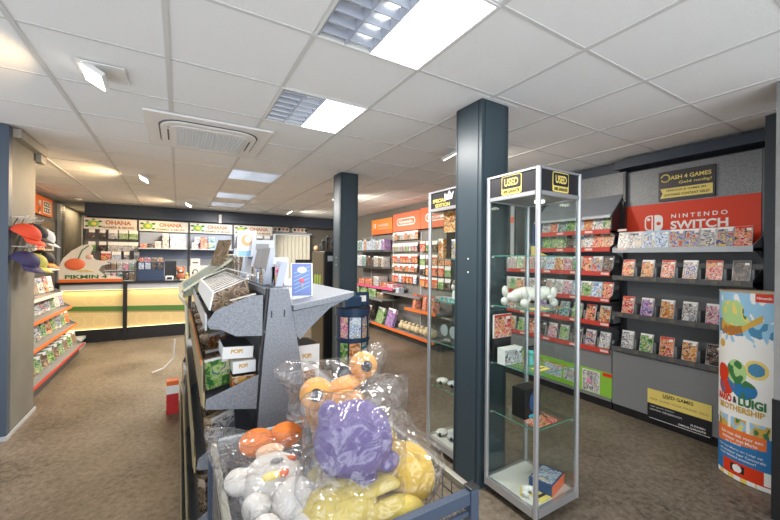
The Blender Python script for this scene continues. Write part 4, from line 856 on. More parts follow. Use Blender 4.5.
MB().sph((3.05, 8.45, 1.47), (.13, .12, .10), 0, 3).build('potted_plant_ball', mat('lime_soft', (.40, .42, .12), .9), tags=('lime green soft ball on top of the black printer', 'ball'))
t = thing('pipe_bracket', 'small white bracket box fixed under the back wall beam', 'bracket', (.80, 9.1, 2.24)); MB().box(.78, .84, 9.06, 9.139, 2.26, 2.46).build('box', white, t)
MB().sph((-1.62, 8.6, H-.03), (.07, .07, .025), 0, 3).build('smoke_detector', white, tags=('small white smoke detector on the ceiling at back left', 'smoke detector'))

# ------------------------------------------------------------------ left wall shelving
t = thing('wall_display_unit', 'left wall shelving with orange-edged shelves of magazines behind the pillar', 'wall shelving', (-1.8, 6.0, 0))
MB().box(-2.09, -2.05, 4.75, 9.3, .02, 2.5).build('back_panel', greyp, t)
def lsh(y0, y1, z, xf, strip, nm):
    s = MB().prism([(-2.05, z+.05), (-2.05, z+.02), (xf, z-.02), (xf, z)], 'y', y0, y1).build('shelf', mgrey, t); MB().box(xf, xf+.012, y0, y1, z-.022, z+.008).build('price_strip', strip, s)
    g = MB()
    for y in (y0, y1-.004): g.prism([(xf, z+.01), (xf-.02, z-.01), (-2.05, z-.08), (-2.05, z+.2), (xf-.16, z+.12)], 'y', y, y+.004)
    build_each(g, 'side_bracket', mgrey, s); return s
L = [(1.335, 4.78, 5.85, -1.27, lgrey), (1.03, 4.78, 5.95, -1.26, cream), (.805, 4.78, 6.35, -1.25, orange), (.525, 4.78, 6.65, -1.25, orange), (.15, 4.78, 7.1, -1.25, redstrip)]
for z, a, c, xf, st in L: lsh(a, c, z, xf, st, '')
MB().box(-2.05, -1.3, 4.78, 7.1, 0, .10).build('plinth', dgrey, t); MB().box(-1.50, -1.34, 7.15, 7.8, .10, .14).box(-1.5, -1.34, 7.15, 7.8, 0, .03).build('end_tray', lgrey, t)
m = MB().box(-2.05, -2.0, 9.30, 9.62, .1, 2.5)
for k in range(44): m.box(-2.0, -1.996, 9.43, 9.50, .3+k*.05, .325+k*.05, 1)
m.build('slotted_upright', [mat('pale_upright', (.55, .57, .58), .4), ink], t)
MB().box(-2.098, -2.02, 11.6, 11.9, .0, 2.5).build('edge_trim', lgrey, t)
for ri, (z, a, c, xf, st) in enumerate(L):
    n = (4, 6, 8, 9, 10)[ri]; sp = (c-a-.1)/n
    for i in range(n if ri else 0):
        pal = [['brown', 'orange', 'silver grey', 'brown'], ['red and white', 'silver grey', 'brown', 'silver grey'], ['silver grey', 'green', 'silver grey', 'yellow and blue'], ['orange', 'green', 'silver grey', 'green'], ['green', 'brown', 'green', 'brown']][ri][i % 4]
        case(xf-.10, a+.08+sp*(i+.5), z+.03, R(48), .30, pal, f'{pal} magazine, {ordn(i)} on {("top", "second", "third", "fourth", "lowest")[ri]} left wall shelf', f'magazines on the {("top", "second", "third", "fourth", "lowest")[ri]} left shelf', w=.125, h=.18, name='magazine', cat='magazine')
m = MB().box(-2.02, -1.99, 7.2, 8.72, 2.17, 2.48, 0)
m.box(-1.99, -1.985, 8.22, 8.60, 2.21, 2.42, 1)
for r_ in range(2):
    for k in range(3): m.box(-1.985, -1.982, 8.25+k*.115, 8.34+k*.115, 2.225+r_*.10, 2.305+r_*.10, 2); m.box(-1.982, -1.980, 8.275+k*.115, 8.315+k*.115, 2.245+r_*.10, 2.285+r_*.10, 1)
m.text('M', (-1.984, 8.02, 2.36), w=.12, h=.09, m=1, bold=.05, **LW); m.sph((-1.985, 8.03, 2.24), (.004, .06, .05), 3, 2); m.sph((-1.985, 8.03, 2.20), (.005, .04, .03), 1, 2)
m.build('header_sign', [orange, whitep, ink, brownp], tags=('orange header sign with white symbols high on the left wall', 'sign'))
for i, (z, pal) in enumerate(((2.03, 'brown'), (1.84, 'green'), (1.66, 'brown'))):
    MB().box(-2.045, -2.0, 7.85, 9.0-.02*i-.06, z-.09, z+.07, 0).box(-2.0, -1.995, 8.2, 8.75, z-.06, z+.04, 1).build('lettered_panel', [mgrey if i == 0 else whitep, P(pal)], tags=(f'{("grey lettered", "white and green", "white and brown")[i]} panel under the orange sign on left wall', 'panel'))
# items on the top left shelf
for i, (y, w, h, pal, lab) in enumerate(((4.95, .1, .28, 'orange', 'orange pack on the top left shelf next to the caps'), (5.25, .12, .33, 'silver grey', 'white upright pack with orange print on the top left shelf'), (5.5, .12, .3, 'red and white', 'red and white upright pack at the end of the top left shelf'))):
    sbox(-1.36, y, 1.36, w, .06, h, pal, lab, rz=R(60))
# caps on the pillar
def cap(px, py, pz, crown, brim, label, yaw=0, s=1.0):
    t = thing('baseball_cap', label, 'cap', (px, py, pz), 'baseball caps on the pillar hooks'); t.location = (0, 0, 0)
    m = MB(); m.sph((0, 0, 0), (.095*s, .088*s, .082*s), 0, 3)
    bmesh.ops.bisect_plane(m.b, geom=m.b.verts[:]+m.b.edges[:]+m.b.faces[:], plane_co=(0, 0, 0), plane_no=(0, 0, 1), clear_inner=True)
    m.sph((0, 0, .082*s), .008, 0, 1)
    o = m.build('crown', crown, t); md = o.modifiers.new('s', 'SOLIDIFY'); md.thickness = .003
    b = bmesh.new(); G = [[b.verts.new(((.075+.095*s*u_)*math.cos(R(-52+104*v_/12))*1.0, (.085*s+.01*u_)*math.sin(R(-52+104*v_/12))*1.1, -.012*u_-.02*(u_)*abs(math.sin(R(-52+104*v_/12))))) for v_ in range(13)] for u_ in (0, .35, .7, 1.0)]
    for i in range(3):
        for j in range(12): f = b.faces.new((G[i][j], G[i+1][j], G[i+1][j+1], G[i][j+1])); f.smooth = True
    mb = MB(); mb.b.free(); mb.b = b; o = mb.build('brim', brim, t); md = o.modifiers.new('s', 'SOLIDIFY'); md.thickness = .004
    MB().tube([(-.088, 0, .02), (-.12, 0, .03), (-.125, 0, .09)], .003, 6).build('strap', ink, t)
    t.location = (px, py, pz); t.rotation_euler = (R(-6), R(28), yaw); return t
cr = mat('cap_red', (.62, .06, .02), .7); cb = mat('cap_black', (.02, .02, .022), .7); cw = mat('cap_white', (.65, .65, .66), .7); cn = mat('cap_navy', (.03, .025, .09), .7); cy = mat('cap_yellow', (.50, .47, .10), .7); co_ = mat('cap_orange', (.75, .25, .04), .7)
for y, z in ((4.12, 1.81), (4.31, 1.81), (4.51, 1.81), (4.12, 1.565), (4.31, 1.565), (4.53, 1.565)):
    MB().tube([(-1.20, y, z), (-1.10, y, z), (-1.085, y, z+.02)], .004, 6).build('wall_hook', white, tags=('white wall hook on the grey pillar, '+('upper row' if z > 1.7 else 'lower row')+', '+('nearest' if y < 4.2 else 'middle' if y < 4.4 else 'farthest')+' one', 'hook', 'white hooks on the pillar'))
cap(-1.10, 4.10, 1.665, cr, cr, 'bright red cap on the upper hooks of the pillar', R(-25), 1.1); cap(-1.10, 4.31, 1.69, cb, cb, 'black cap in the middle of the upper hooks', R(-15)); cap(-1.10, 4.51, 1.66, cw, cw, 'white cap farthest along the upper hooks', R(-15), 1.05)
cap(-1.10, 4.09, 1.44, cn, cn, 'dark navy cap nearest on the lower hooks', R(-30), 1.05); cap(-1.10, 4.31, 1.43, cy, cy, 'yellow cap in the middle of the lower hooks', R(-15), 1.0); cap(-1.10, 4.53, 1.46, cb, co_, 'black cap with orange brim farthest on the lower hooks', R(-15))

# ------------------------------------------------------------------ centre gondola
GY0, GY1 = 1.60, 4.3
gd = thing('shelf_gondola', 'light grey hammered steel shelf gondola running down the middle aisle', 'shelving', (.4, 2.9, 0))
MB().prism([(.342, 1.362), (.424, 1.362), (.470, 1.10), (.545, .62), (.560, .02), (.27, .02), (.290, .70), (.318, 1.10)], 'y', GY0, GY0+.03).build('end_panel', spk, gd, bevel=.004)
g = MB()
for x in (.350, .405): g.box(x-.003, x+.003, GY0-.001, GY0+.002, 1.235, 1.265)
g.prism([(.330, 1.362), (.338, 1.362), (.313, 1.10), (.285, .62), (.277, .62), (.305, 1.10)], 'y', GY0+.002, GY0+.03)
g.box(.437, .447, GY0+.005, GY0+.03, 1.18, 1.22)
build_each(g, 'slot', ink, gd)
MB().box(.325, .425, GY0+.03, GY1, 1.33, 1.360).build('top_channel', spk, gd, bevel=.003)
MB().box(.345, .405, GY0+.04, GY1-.01, .1, 1.33).build('spine_panel', mgrey, gd)
MB().box(.02, .62, GY0+.04, GY1, 0, .12).build('base', dgrey, gd)
def gsh(z, xt, pts, strip, name='shelf', body=None, mid=True):
    """left shelf: gusset polygon pts (x,z) at both ends, plate between"""
    s = MB().prism([(.345, z-.02), (.345, z-.008), (xt+.01, z+.052-.0), (xt+.01, z+.040)], 'y', GY0+.01, GY1-.02) if False else None
    s = MB().prism([(xt, z), (xt+.006, z-.010), (.345, z-.05), (.345, z-.04)], 'y', GY0+.008, GY1-.02).build(name, body or spk, gd)
    ys_ = [GY0+.002, 2.52, GY1-.02] if mid else [GY0+.002, GY1-.02]
    for y in ys_: MB().prism(pts, 'y', y, y+.005).build('gusset', spk, s)
    MB().box(xt-.012, xt-.006, GY0+.01, GY1-.02, z-.015, z+.045).build('front_strip', strip, s)
    return s
g1 = gsh(1.215, .105, [(.314, 1.335), (.262, 1.333), (.128, 1.278), (.098, 1.229), (.208, 1.168), (.312, 1.160)], lgrey)
g2 = gsh(.905, .100, [(.300, .995), (.272, .985), (.098, .925), (.096, .885), (.292, .850)], mat('brass_strip', (.36, .27, .12), .45))
g3 = gsh(.655, .070, [(.30, .76), (.14, .735), (.075, .695), (.066, .655), (.30, .60)], mat('brass_strip', (.36, .27, .12)))
gsh(.40, .050, [(.30, .50), (.12, .48), (.055, .44), (.046, .40), (.30, .35)], mat('brass_strip', (.36, .27, .12))); gsh(.18, .035, [(.30, .28), (.12, .25), (.04, .21), (.03, .18), (.30, .14)], mgrey)
m = MB().box(.082, .088, GY0+.01, 3.3, .90, 1.08); m.build('front_panel', mat('olive_strip', (.22, .19, .11), .35), gd)
for z0, z1, xx in ((.66, .80, .058), (.41, .55, .038), (.19, .33, .022)): MB().box(xx-.004, xx, GY0+.01, 3.9, z0, z1).build('front_panel', mat('olive_strip', (.22, .19, .11), .35), gd)
m = MB().box(.078, .082, GY0+.01, 3.3, 1.062, 1.085); m.build('orange_edge', mat('orange_edge', (.50, .16, .04), .5), gd)
# right-hand side table
MB().prism([(.44, 1.285), (.735, 1.335), (.735, 1.315), (.70, 1.298), (.44, 1.262)], 'y', GY0-.02, 2.75).build('side_tray', spk, gd, bevel=.002)
for y in (GY0+.005, 2.6): MB().prism([(.440, 1.255), (.70, 1.295), (.62, 1.26), (.52, 1.17), (.478, 1.125), (.455, 1.16)], 'y', y, y+.006).build('bracket', spk, gd)
MB().prism([(.45, .80), (.78, .78), (.78, .76), (.45, .76)], 'y', GY0+.03, 2.9).build('shelf', spk, gd)
# browsing tray of cases on upper left shelf
GE = {}
for i in range(12):
    y = 1.74+i*.09; pal = ['brown', 'brown', 'silver grey', 'brown'][i % 4]
    b = MB(); b.prism([(.135, 1.245), (.30, 1.30), (.285, 1.392), (.125, 1.322)] if i else [(.20, 1.235), (.315, 1.25), (.31, 1.325), (.20, 1.300)], 'y', y, y+.070, 0)
    b.prism([(.125, 1.322), (.285, 1.392), (.284, 1.394), (.124, 1.324)] if i else [(.20, 1.300), (.31, 1.325), (.31, 1.328), (.20, 1.303)], 'y', y-.001, y+.016, 1)
    b.build('game_case', [P(pal), whitep], tags=((f'{pal} game case, {"nearest" if i == 0 else ORD[i]+" from the near end"} in the browsing tray of the gondola'), 'game case', 'game cases in the gondola browsing tray'))
m = MB().prism([(.112, 1.270), (.118, 1.268), (.132, 1.345), (.126, 1.347)], 'y', 1.70, 2.75).prism([(.285, 1.415), (.292, 1.411), (.292, 1.418), (.285, 1.422)], 'y', 1.70, 2.75)
m.prism([(.126, 1.345), (.132, 1.343), (.292, 1.414), (.287, 1.418)], 'y', 2.75, 2.76); m.build('tray_frame', whitep, tags=('white wire frame around the tilted game cases on the gondola', 'frame'))
# boxes on second left shelf
def vbox(x, y, z, w, d, h, top, front, label, name='figure_box', rz=0, win=None):
    t = thing(name, label, 'boxed figure', (0, 0, 0), None)
    MB().box(-w/2, w/2, -d/2, d/2, 0, h, 0).build('carton', front, t, bevel=.002)
    MB().box(-w/2+.003, w/2-.003, -d/2+.003, d/2-.003, h, h+.001).build('lid_print', top, t)
    m = MB(); m.text('POP!', (-w*.05, -d/2-.001, h*.62 if not win else h*.83), XR, UP, w*.38, min(h*.35, .022), 0, .05); m.build('lettering', mat('ochre_print', (.6, .4, .06)), t)
    if win: MB().box(-w*.32, w*.32, -d/2-.002, -d/2, h*.12, h*.60).build('window', win, t)
    t.location = (x, y, z); t.rotation_euler = (0, 0, rz); return t
t = vbox(.225, 1.76, 1.055, .125, .17, .052, black, whitep, 'white figure box with dark lid, on top of the stack under the gusset'); t.rotation_euler = (0, .06, 0)
m = MB().box(.265, .283, 1.674, 1.675, 1.062, 1.10); m.build('barcode', ink, t) if False else None
for r_ in range(5):
    pass
vbox(.252, 1.74, .990, .095, .14, .052, cream, whitep, 'white figure box in the middle of the leaning stack'); vbox(.250, 1.735, .925, .10, .14, .055, ink, P('orange'), 'figure box with orange window at the bottom of the stack')
for i in range(5): case(.155+.012*i, 1.72+i*.16, .93, .5, .12, ['green', 'brown', 'green', 'silver grey', 'brown'][i], f'{["green", "brown", "green", "silver grey", "brown"][i]} boxed game, {ORD[i]} back along the second left gondola shelf', 'boxed games on second gondola shelf', w=.12, h=.13, t=.03, name='game_box', cat='game box', edge='print_brown')
for i in range(7): case(.19, 2.05+i*.25, .94, .9, .12, rnd.choice(['brown', 'orange', 'silver grey', 'green']), f'upright box, {ORD[i]} behind the figure boxes on the second gondola shelf', 'upright boxes behind the figure boxes', w=.14, h=.17, t=.05, name='game_box', cat='game box', edge='print_brown')
for i in range(6): case(.18, 1.70+i*.3, .68, .7, .1, ['silver grey', 'brown', 'black', 'brown', 'silver grey', 'brown'][i], f'boxed game, {ORD[i]} back along the third gondola shelf', 'boxed games on the third gondola shelf', w=.13, h=.14, t=.04, name='game_box', cat='game box', edge='print_brown')
for i in range(5): case(.16, 1.72+i*.3, .42, .7, .1, ['black', 'silver grey', 'brown', 'black', 'brown'][i], f'boxed game, {ORD[i]} back along the fourth gondola shelf', 'boxed games on the fourth gondola shelf', w=.13, h=.14, t=.04, name='game_box', cat='game box', edge='print_brown')
vbox(.530, 1.74, .782, .115, .16, .30, black, whitep, 'white figure box with small window on the right gondola shelf', win=P('orange'), rz=.05)
for i in range(3): vbox(.535, 1.95+i*.2, .782, .115, .15, .26-.02*i, black, whitep, f'figure box, {ORD[i+1]} in line behind the windowed one on the right gondola shelf', win=P('black'))
# red box and bag on the floor by the gondola
MB().box(-.09, .01, 3.96, 4.06, .001, .19, 0).box(-.09, .01, 3.96, 4.06, .19, .27, 1).box(-.09, .01, 3.96, 4.06, .27, .31, 2).build('carton', [mat('carton_red', (.50, .02, .02), .5), whitep, orange], tags=('red, white and orange carton standing on the floor at the gondola side', 'carton'))
MB().tube([(-.28, 5.4, .02), (-.16, 5.42, .05), (-.05, 5.45, .16), (-.04, 5.46, .4)], .012, 8).build('cable', white, tags=('curved white cable on the floor beside the gondola', 'cable'))
# display easel / tilted lid case at far end
t = thing('tilted_display_case', 'tilted cream framed display case with blue prints at the gondola far end', 'display case', (.2, 3.0, 1.1))
a_, c_ = Vector((.03, 0, 1.235)), Vector((.40, 0, 1.50))
MB().prism([(.03, 1.225), (.39, 1.485), (.385, 1.50), (.025, 1.24)], 'y', 2.98, 3.9).build('lid', [P('teal')], t)
m = MB(); m.prism([(.025, 1.235), (.39, 1.495), (.385, 1.51), (.018, 1.25)], 'y', 2.96, 2.985).prism([(.0, 1.20), (.03, 1.225), (.03, 1.255), (.0, 1.24)], 'y', 2.96, 3.9).prism([(.38, 1.49), (.40, 1.50), (.40, 1.52), (.38, 1.51)], 'y', 2.96, 3.9).prism([(.025, 1.235), (.39, 1.495), (.385, 1.51), (.018, 1.25)], 'y', 3.88, 3.9)
m.build('frame', mat('cream_plastic', (.60, .57, .42), .35), t)
MB().prism([(.03, 1.19), (.03, 1.225), (.36, 1.46), (.40, 1.42), (.40, 1.365), (.318, 1.362), (.30, 1.31)], 'y', 3.0, 3.88).build('tray', mat('khaki_plastic', (.32, .32, .20), .4), t)
MB().tube([(.005, 2.97, 1.22), (.05, 2.97, 1.15), (.06, 2.97, .90)], .012, 8).build('support_strut', mat('cream_plastic', (.60, .57, .42)), t)
MB().prism([(.26, 1.425), (.325, 1.635), (.335, 1.632), (.275, 1.42)], 'y', 3.12, 3.34, 0).build('picture_board', P('brown'), tags=('gold and brown picture board standing on the tilted display case', 'picture board')).rotation_euler = (0, 0, .35)
# top racks
def rack(y0, y1, x, ztop, label, pals, face=True):
    t = thing('card_rack', label, 'rack', (x, (y0+y1)/2, 1.361), 'card racks on the gondola top')
    MB().box(x-.035, x+.05, y0, y1, 1.361, 1.367).build('base_plate', spk, t)
    for y in (y0, (y0+y1)/2, y1-.012):
        MB().prism([(x-.026, 1.367), (x+.006, 1.367), (x+.030, ztop), (x+.006, ztop+.006), (x-.010, 1.45)], 'y', y, y+.005).build('side_frame', mat('lilac_grey_steel', (.42, .46, .54), .35), t)
    if face: MB().prism([(x-.014, ztop-.10), (x-.010, ztop-.10), (x+.013, ztop+.005), (x+.009, ztop+.008)], 'y', y0+.012, y1-.08).build('face_plate', mat('warm_grey_card', (.36, .34, .33), .6), t)
    n = 5
    for i in range(n):
        y = y0+.025+(y1-y0-.05)*(i+.1)/n
        MB().box(x-.020, x+.020, y, y+.03, 1.3675, 1.3675+(ztop-1.3675)*(.45 if face else .8)).build('card_pack', P(pals[i % len(pals)]), tags=(f'{pals[i % len(pals)]} card pack, {"nearest" if i == 0 else ORD[i]+" from the near end"} in the {label.split(" of ")[0].split(",")[0]}', 'card pack', 'card packs in the gondola top racks'))
    return t
rack(1.78, 2.22, .375, 1.535, 'middle grey card rack, with slanted face plate on the gondola top', ['silver grey', 'brown', 'pale blue'])
rack(2.55, 3.05, .375, 1.66, 'far tall grey card rack, on the gondola top', ['brown', 'silver grey'])
rack(1.64, 1.76, .40, 1.475, 'nearest low card rack, on the gondola top', ['pink', 'silver grey', 'brown'], face=False)
def flyer(x, y, z, w, h, rz, tilt, mats, fn, label):
    m = MB().slab((0, 0, h/2), XR, UP, w, h, .003, 0); fn(m, w, h); o = m.build('display_card', mats, tags=(label, 'display card')); o.location = (x, y, z); o.rotation_euler = (-tilt, 0, rz); return o
def f1(m, w, h):
    m.slab((0, -.003, h/2+.004), XR, UP, w*.9, h*.92, .0008, 1)
    for k in range(6): m.slab((0, -.0038, h*.25+k*h*.11), (1, 0, .45), (-.45, 0, 1), w*.78, .003, .0006, 2)
    m.sph((0, -.004, h*.80), (w*.22, .001, h*.09), 3, 3); m.sph((0, -.004, h*.50), (w*.13, .0012, h*.07), 4, 3); m.sph((0, -.004, h*.34), (w*.07, .001, h*.09), 5, 2); m.text('Guess', (0, -.0055, h*.80), XR, UP, w*.28, h*.05, 1, .03) if False else None
flyer(.525, 1.74, 1.299, .105, .172, -.18, .10, [whitep, mat('periwinkle_print', (.16, .22, .50), .5), sky, cream, mat('rose_print', (.6, .12, .18), .5), mat('grey_print', (.3, .3, .34), .5)], f1, 'white bordered blue display card standing on the side table')
flyer(.47, 1.98, 1.372, .10, .125, -.15, .1, [whitep, mat('grey_blue_print', (.3, .36, .48), .5)], lambda m, w, h: (m.slab((0, -.003, h*.66), XR, UP, w*.7, h*.12, .0008, 1), m.slab((0, -.003, h*.45), XR, UP, w*.8, h*.10, .0008, 1)), 'white display card with two grey lines behind the blue card')
flyer(.365, 2.38, 1.50, .11, .165, -.2, .12, [whitep, sky, mat('apricot_print', (.75, .42, .2), .5)], lambda m, w, h: (m.slab((0, -.003, h*.12), XR, UP, w*.9, h*.2, .0008, 1), m.sph((0, -.003, h*.62), (w*.3, .001, h*.22), 2, 3), m.sph((w*.05, -.004, h*.66), (w*.16, .001, h*.13), 0, 3)), 'tall white display card with an orange loop print on the gondola')
MB().box(.36, .372, 2.385, 2.40, 1.361, 1.51).build('card_holder', lgrey, tags=('thin metal post holding the card with the orange loop', 'card holder'))
flyer(.44, 2.30, 1.50, .13, .12, -.3, .5, [lgrey, mgrey], lambda m, w, h: m.slab((0, -.003, h*.5), XR, UP, w*.6, h*.5, .0008, 1), 'tilted grey display card behind the middle card rack')
MB().box(.435, .445, 2.305, 2.32, 1.30, 1.51).build('card_holder', lgrey, tags=('thin metal post holding the tilted grey card', 'card holder'))

# ------------------------------------------------------------------ bargain bin with plush toys
B0, B1, C0, C1, BZ = .118, .780, .812, 1.512, .80
bn = thing('bargain_bin', 'dark blue steel bin with wire sides full of bagged plush toys', 'bin', ((B0+B1)/2, (C0+C1)/2, 0))
for (x, y) in ((B0, C0), (B1, C0), (B0, C1), (B1, C1)): MB().box(x-.016, x+.016, y-.016, y+.016, .0, BZ).build('corner_post', rail, bn, bevel=.003)
for (x, y) in ((B0, C0), (B1, C0), (B0, C1), (B1, C1)): MB().box(x-.018, x+.018, y-.018, y+.018, BZ, BZ+.006).build('post_cap', black, bn, bevel=.002)
MB().box(B0+.016, B1-.016, C0-.012, C0+.012, BZ-.045, BZ-.004).build('rim_bar', rail, bn, bevel=.003); MB().box(B0+.016, B1-.016, C1-.010, C1+.010, BZ-.03, BZ-.004).build('rim_bar', lgrey, bn, bevel=.003)
MB().box(B0-.010, B0+.010, C0+.016, C1-.016, BZ-.03, BZ-.004).build('rim_bar', mat('khaki_rail', (.26, .25, .21), .4), bn, bevel=.003); MB().box(B1-.010, B1+.010, C0+.016, C1-.016, BZ-.03, BZ-.004).build('rim_bar', mat('khaki_rail', (.26, .25, .21), .4), bn, bevel=.003)
MB().box(B0+.016, B1-.016, C0-.006, C0+.006, BZ-.080, BZ-.066).build('lower_rim_bar', rail, bn)
def wires(fixed, v, a, c, name='wire_side'):
    m = MB(); n = int((c-a)/.045)
    for k in range(1, n): q_ = a+(c-a)*k/n; p0, p1 = ((q_, v, .12), (q_, v, BZ-.02)) if fixed == 'y' else ((v, q_, .12), (v, q_, BZ-.02)); m.cyl(p0, p1, .0022, 6)
    for k in range(13): z = .13+k*.05; p0, p1 = ((a, v, z), (c, v, z)) if fixed == 'y' else ((v, a, z), (v, c, z)); m.cyl(p0, p1, .0022, 6)
    m.build(name, wire, bn)
wires('y', C0, B0, B1); wires('y', C1, B0, B1); wires('x', B0, C0, C1); wires('x', B1, C0, C1)
MB().box(B0, B1, C0, C1, .10, .115).build('floor_panel', dgrey, bn)
def plushmat(name, col): return mat(name, col, .95, bump=.2, bs=120, var=.08, vs=14)
pu = plushmat('purple_plush', (.145, .11, .27)); pw2 = plushmat('white_plush', (.60, .57, .53)); po = plushmat('orange_plush', (.80, .22, .04)); pa = plushmat('apricot_plush', (.74, .36, .10)); py = plushmat('yellow_plush', (.62, .41, .07)); pd = plushmat('charcoal_plush', (.06, .06, .07))
def soft(mb, c, r, m=0, rot=None, amp=.06, seed=0, sub=4):
    c = Vector(c); g0 = set(mb.b.verts); mb.sph(c, r, m, sub, rot)
    for v in mb.b.verts:
        if v in g0: continue
        d = (v.co-c); L_ = d.length; n = noise.noise(v.co*11+Vector((seed, seed*2, 0)))+.5*noise.noise(v.co*26+Vector((seed, 0, 3))); v.co += d*n*amp
    return mb
def bag(t, c, r, seed, rot=None, ears=()):
    m = MB(); c = Vector(c); mt = rot or Matrix.Identity(3)
    b = bmesh.new(); bmesh.ops.create_icosphere(b, subdivisions=6, radius=1)
    for v in b.verts:
        d = v.co.normalized(); p = 3.2
        k = (abs(d.x)**p+abs(d.y)**p+abs(d.z)**p)**(-1/p)
        q_ = d*k; w = Vector((q_.x*r[0], q_.y*r[1], q_.z*r[2]))
        nz = 1-abs(noise.noise(w*9+Vector((seed, 0, 0))))*2; n2 = 1-abs(noise.noise(w*22+Vector((0, seed, 5))))*2
        w += d*(.018*nz+.008*n2-.012)
        v.co = c+mt@w
        for (e, ln, wd) in ears:
            e = Vector(e).normalized(); q2 = d.dot(mt.inverted()@e if rot else e)
            if q2 > wd: v.co += e*ln*((q2-wd)/(1-wd))**1.3
    m.b.free(); m.b = b
    for f in b.faces: f.smooth = True
    return m.build('plastic_bag', film, t)
# purple plush
t = thing('plush_toy', 'round purple plush toy in a clear bag on top of the pile', 'plush toy', (.49, 1.05, .80), 'bagged plush toys in the bin')
c = Vector((.492, 1.05, .912)); soft(MB(), c, (.128, .118, .122), seed=1, amp=.018).build('body', pu, t)
soft(MB(), c+Vector((-.01, -.085, -.085)), (.05, .04, .03), seed=3, amp=.02).build('foot', pu, t); soft(MB(), c+Vector((.085, -.07, -.06)), (.045, .035, .03), seed=4, amp=.02).build('foot', pu, t); soft(MB(), c+Vector((-.075, .03, .085)), (.035, .03, .045), seed=5, amp=.02).build('ear', pu, t)
bag(t, c+Vector((0, 0, .002)), (.150, .135, .138), 2.3, ears=(((.85, .35, .45), .13, .72), ((-.8, -.3, -.3), .07, .80), ((-.6, .2, .6), .05, .85)))
# apricot plush
t = thing('plush_toy', 'apricot orange plush toy upside down with grey round soles, bagged at the rear', 'plush toy', (.46, 1.36, .84), 'bagged plush toys in the bin')
soft(MB(), (.565, 1.38, .875), (.13, .09, .10), seed=6, amp=.03).build('body', pa, t)
for k, (p_, r_) in enumerate((((.452, 1.30, .985), .062), ((.690, 1.385, 1.035), .060))):
    o = soft(MB(), p_, (r_, r_, r_*.95), seed=7+k, amp=.02).build('foot', pa, t)
    d_ = (Vector((0, 0, 1.5))-Vector(p_)).normalized(); d_ = Vector((d_.x+(.25 if k else -.0), d_.y, d_.z-.1)).normalized()
    MB().cyl(Vector(p_)+d_*r_*.80, Vector(p_)+d_*(r_*1.02), .023, 18).build('sole', pd, o)
soft(MB(), (.60, 1.38, .965), (.10, .05, .035), seed=9, amp=.02, rot=Matrix.Rotation(-.2, 3, 'Y')).build('arm', pa, t); soft(MB(), (.56, 1.29, .92), (.09, .05, .06), seed=19, amp=.03).build('arm', pa, t)
bag(t, (.57, 1.36, .955), (.175, .10, .115), 5.1, ears=(((-.8, -.1, .55), .12, .78), ((.8, .1, .7), .12, .80), ((-.9, 0, -.3), .04, .85)))
# white plush with orange ears
t = thing('plush_toy', 'white plush toy with two orange round ears, bagged at the left of the bin', 'plush toy', (.27, 1.2, .76), 'bagged plush toys in the bin')
soft(MB(), (.265, 1.17, .785), (.095, .10, .075), seed=11, amp=.06).build('body', pw2, t); soft(MB(), (.30, 1.03, .785), (.065, .075, .065), seed=12, amp=.05).build('head', pw2, t)
for k, (p_, r_) in enumerate((((.245, 1.335, .838), (.060, .052, .045)), ((.345, 1.33, .842), (.060, .05, .045)))): soft(MB(), p_, r_, seed=13+k, amp=.02).build('ear', po, t)
for k, p_ in enumerate(((.165, 1.19, .80), (.205, .98, .77), (.20, 1.08, .775), (.30, .93, .77))): soft(MB(), p_, (.042, .045, .038), seed=16+k).build('paw', pw2, t)
MB().sph((.245, 1.095, .845), (.030, .012, .012), 0, 3).build('scarf', gold, t); MB().sph((.280, 1.095, .846), (.016, .012, .012), 0, 3).sph((.32, 1.16, .845), (.018, .012, .012), 0, 3).build('red_patch', salmon, t); MB().sph((.27, 1.14, .862), (.020, .008, .008), 0, 3).build('tag', mgrey, t)
soft(MB(), (.27, 1.24, .845), (.045, .03, .02), seed=41, amp=.02).build('collar', plushmat('peach_plush', (.78, .5, .32)), t)
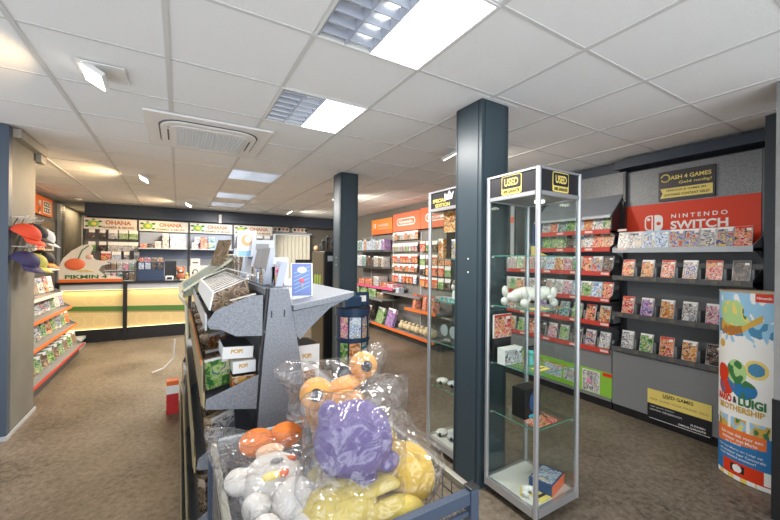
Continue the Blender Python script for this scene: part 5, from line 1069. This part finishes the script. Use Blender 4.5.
bag(t, (.265, 1.17, .80), (.135, .205, .080), 8.4, ears=(((-.7, .75, .45), .11, .78), ((-.8, -.1, .4), .03, .8)))
# yellow plushes
pl_ = plushmat('pale_yellow_plush', (.56, .44, .11))
t = thing('plush_toy', 'pale yellow hooded plush toy in front, below the purple one', 'plush toy', (.42, .92, .66), 'bagged plush toys in the bin')
soft(MB(), (.405, .955, .765), (.125, .105, .085), seed=21, amp=.03).build('body', pl_, t)
m = MB()
for k in range(3): pass
m.prism([(.36, .885), (.58, .90), (.575, 1.0), (.40, 1.01)], 'z', .812, .836); m.build('hood', pl_, t, bevel=.010)
soft(MB(), (.385, 1.06, .80), (.05, .04, .05), seed=23, amp=.02).build('ear', pl_, t); MB().sph((.378, 1.01, .842), (.020, .010, .010), 0, 3, Matrix.Rotation(.4, 3, 'Z')).build('hood_opening', brownp, t)
soft(MB(), (.52, .885, .74), (.13, .06, .065), seed=24, amp=.03).build('arm', pl_, t)
bag(t, (.43, .955, .775), (.155, .115, .085), 11.2)
t = thing('plush_toy', 'golden yellow plush toy in a clear bag at the right rim', 'plush toy', (.66, 1.02, .68), 'bagged plush toys in the bin')
soft(MB(), (.655, 1.00, .79), (.095, .115, .085), seed=25, amp=.04).build('body', py, t); soft(MB(), (.635, 1.12, .84), (.055, .07, .055), seed=26, amp=.04).build('head', py, t)
bag(t, (.66, 1.03, .80), (.105, .145, .098), 14.7, ears=(((.5, .75, .45), .07, .82),))
for i, (x, y, z, m_) in enumerate(((.25, 1.0, .55, py), (.45, .98, .52, pw2), (.65, .98, .55, py), (.3, 1.3, .5, po), (.55, 1.3, .55, pa), (.62, 1.2, .6, py), (.4, 1.15, .6, pu), (.2, .93, .66, pw2))):
    soft(MB(), (x, y, z), (.11, .12, .10) if i != 7 else (.07, .07, .07), seed=30+i, amp=.1, sub=3).build('plush_toy', m_, tags=(f'{("yellow", "white", "yellow", "orange", "apricot", "yellow", "purple", "white")[i]} plush toy buried in the bin, {("front left", "front middle", "front right", "rear left", "rear right", "right side", "centre", "left rim")[i]}', 'plush toy', 'plush toys buried in the bin'))
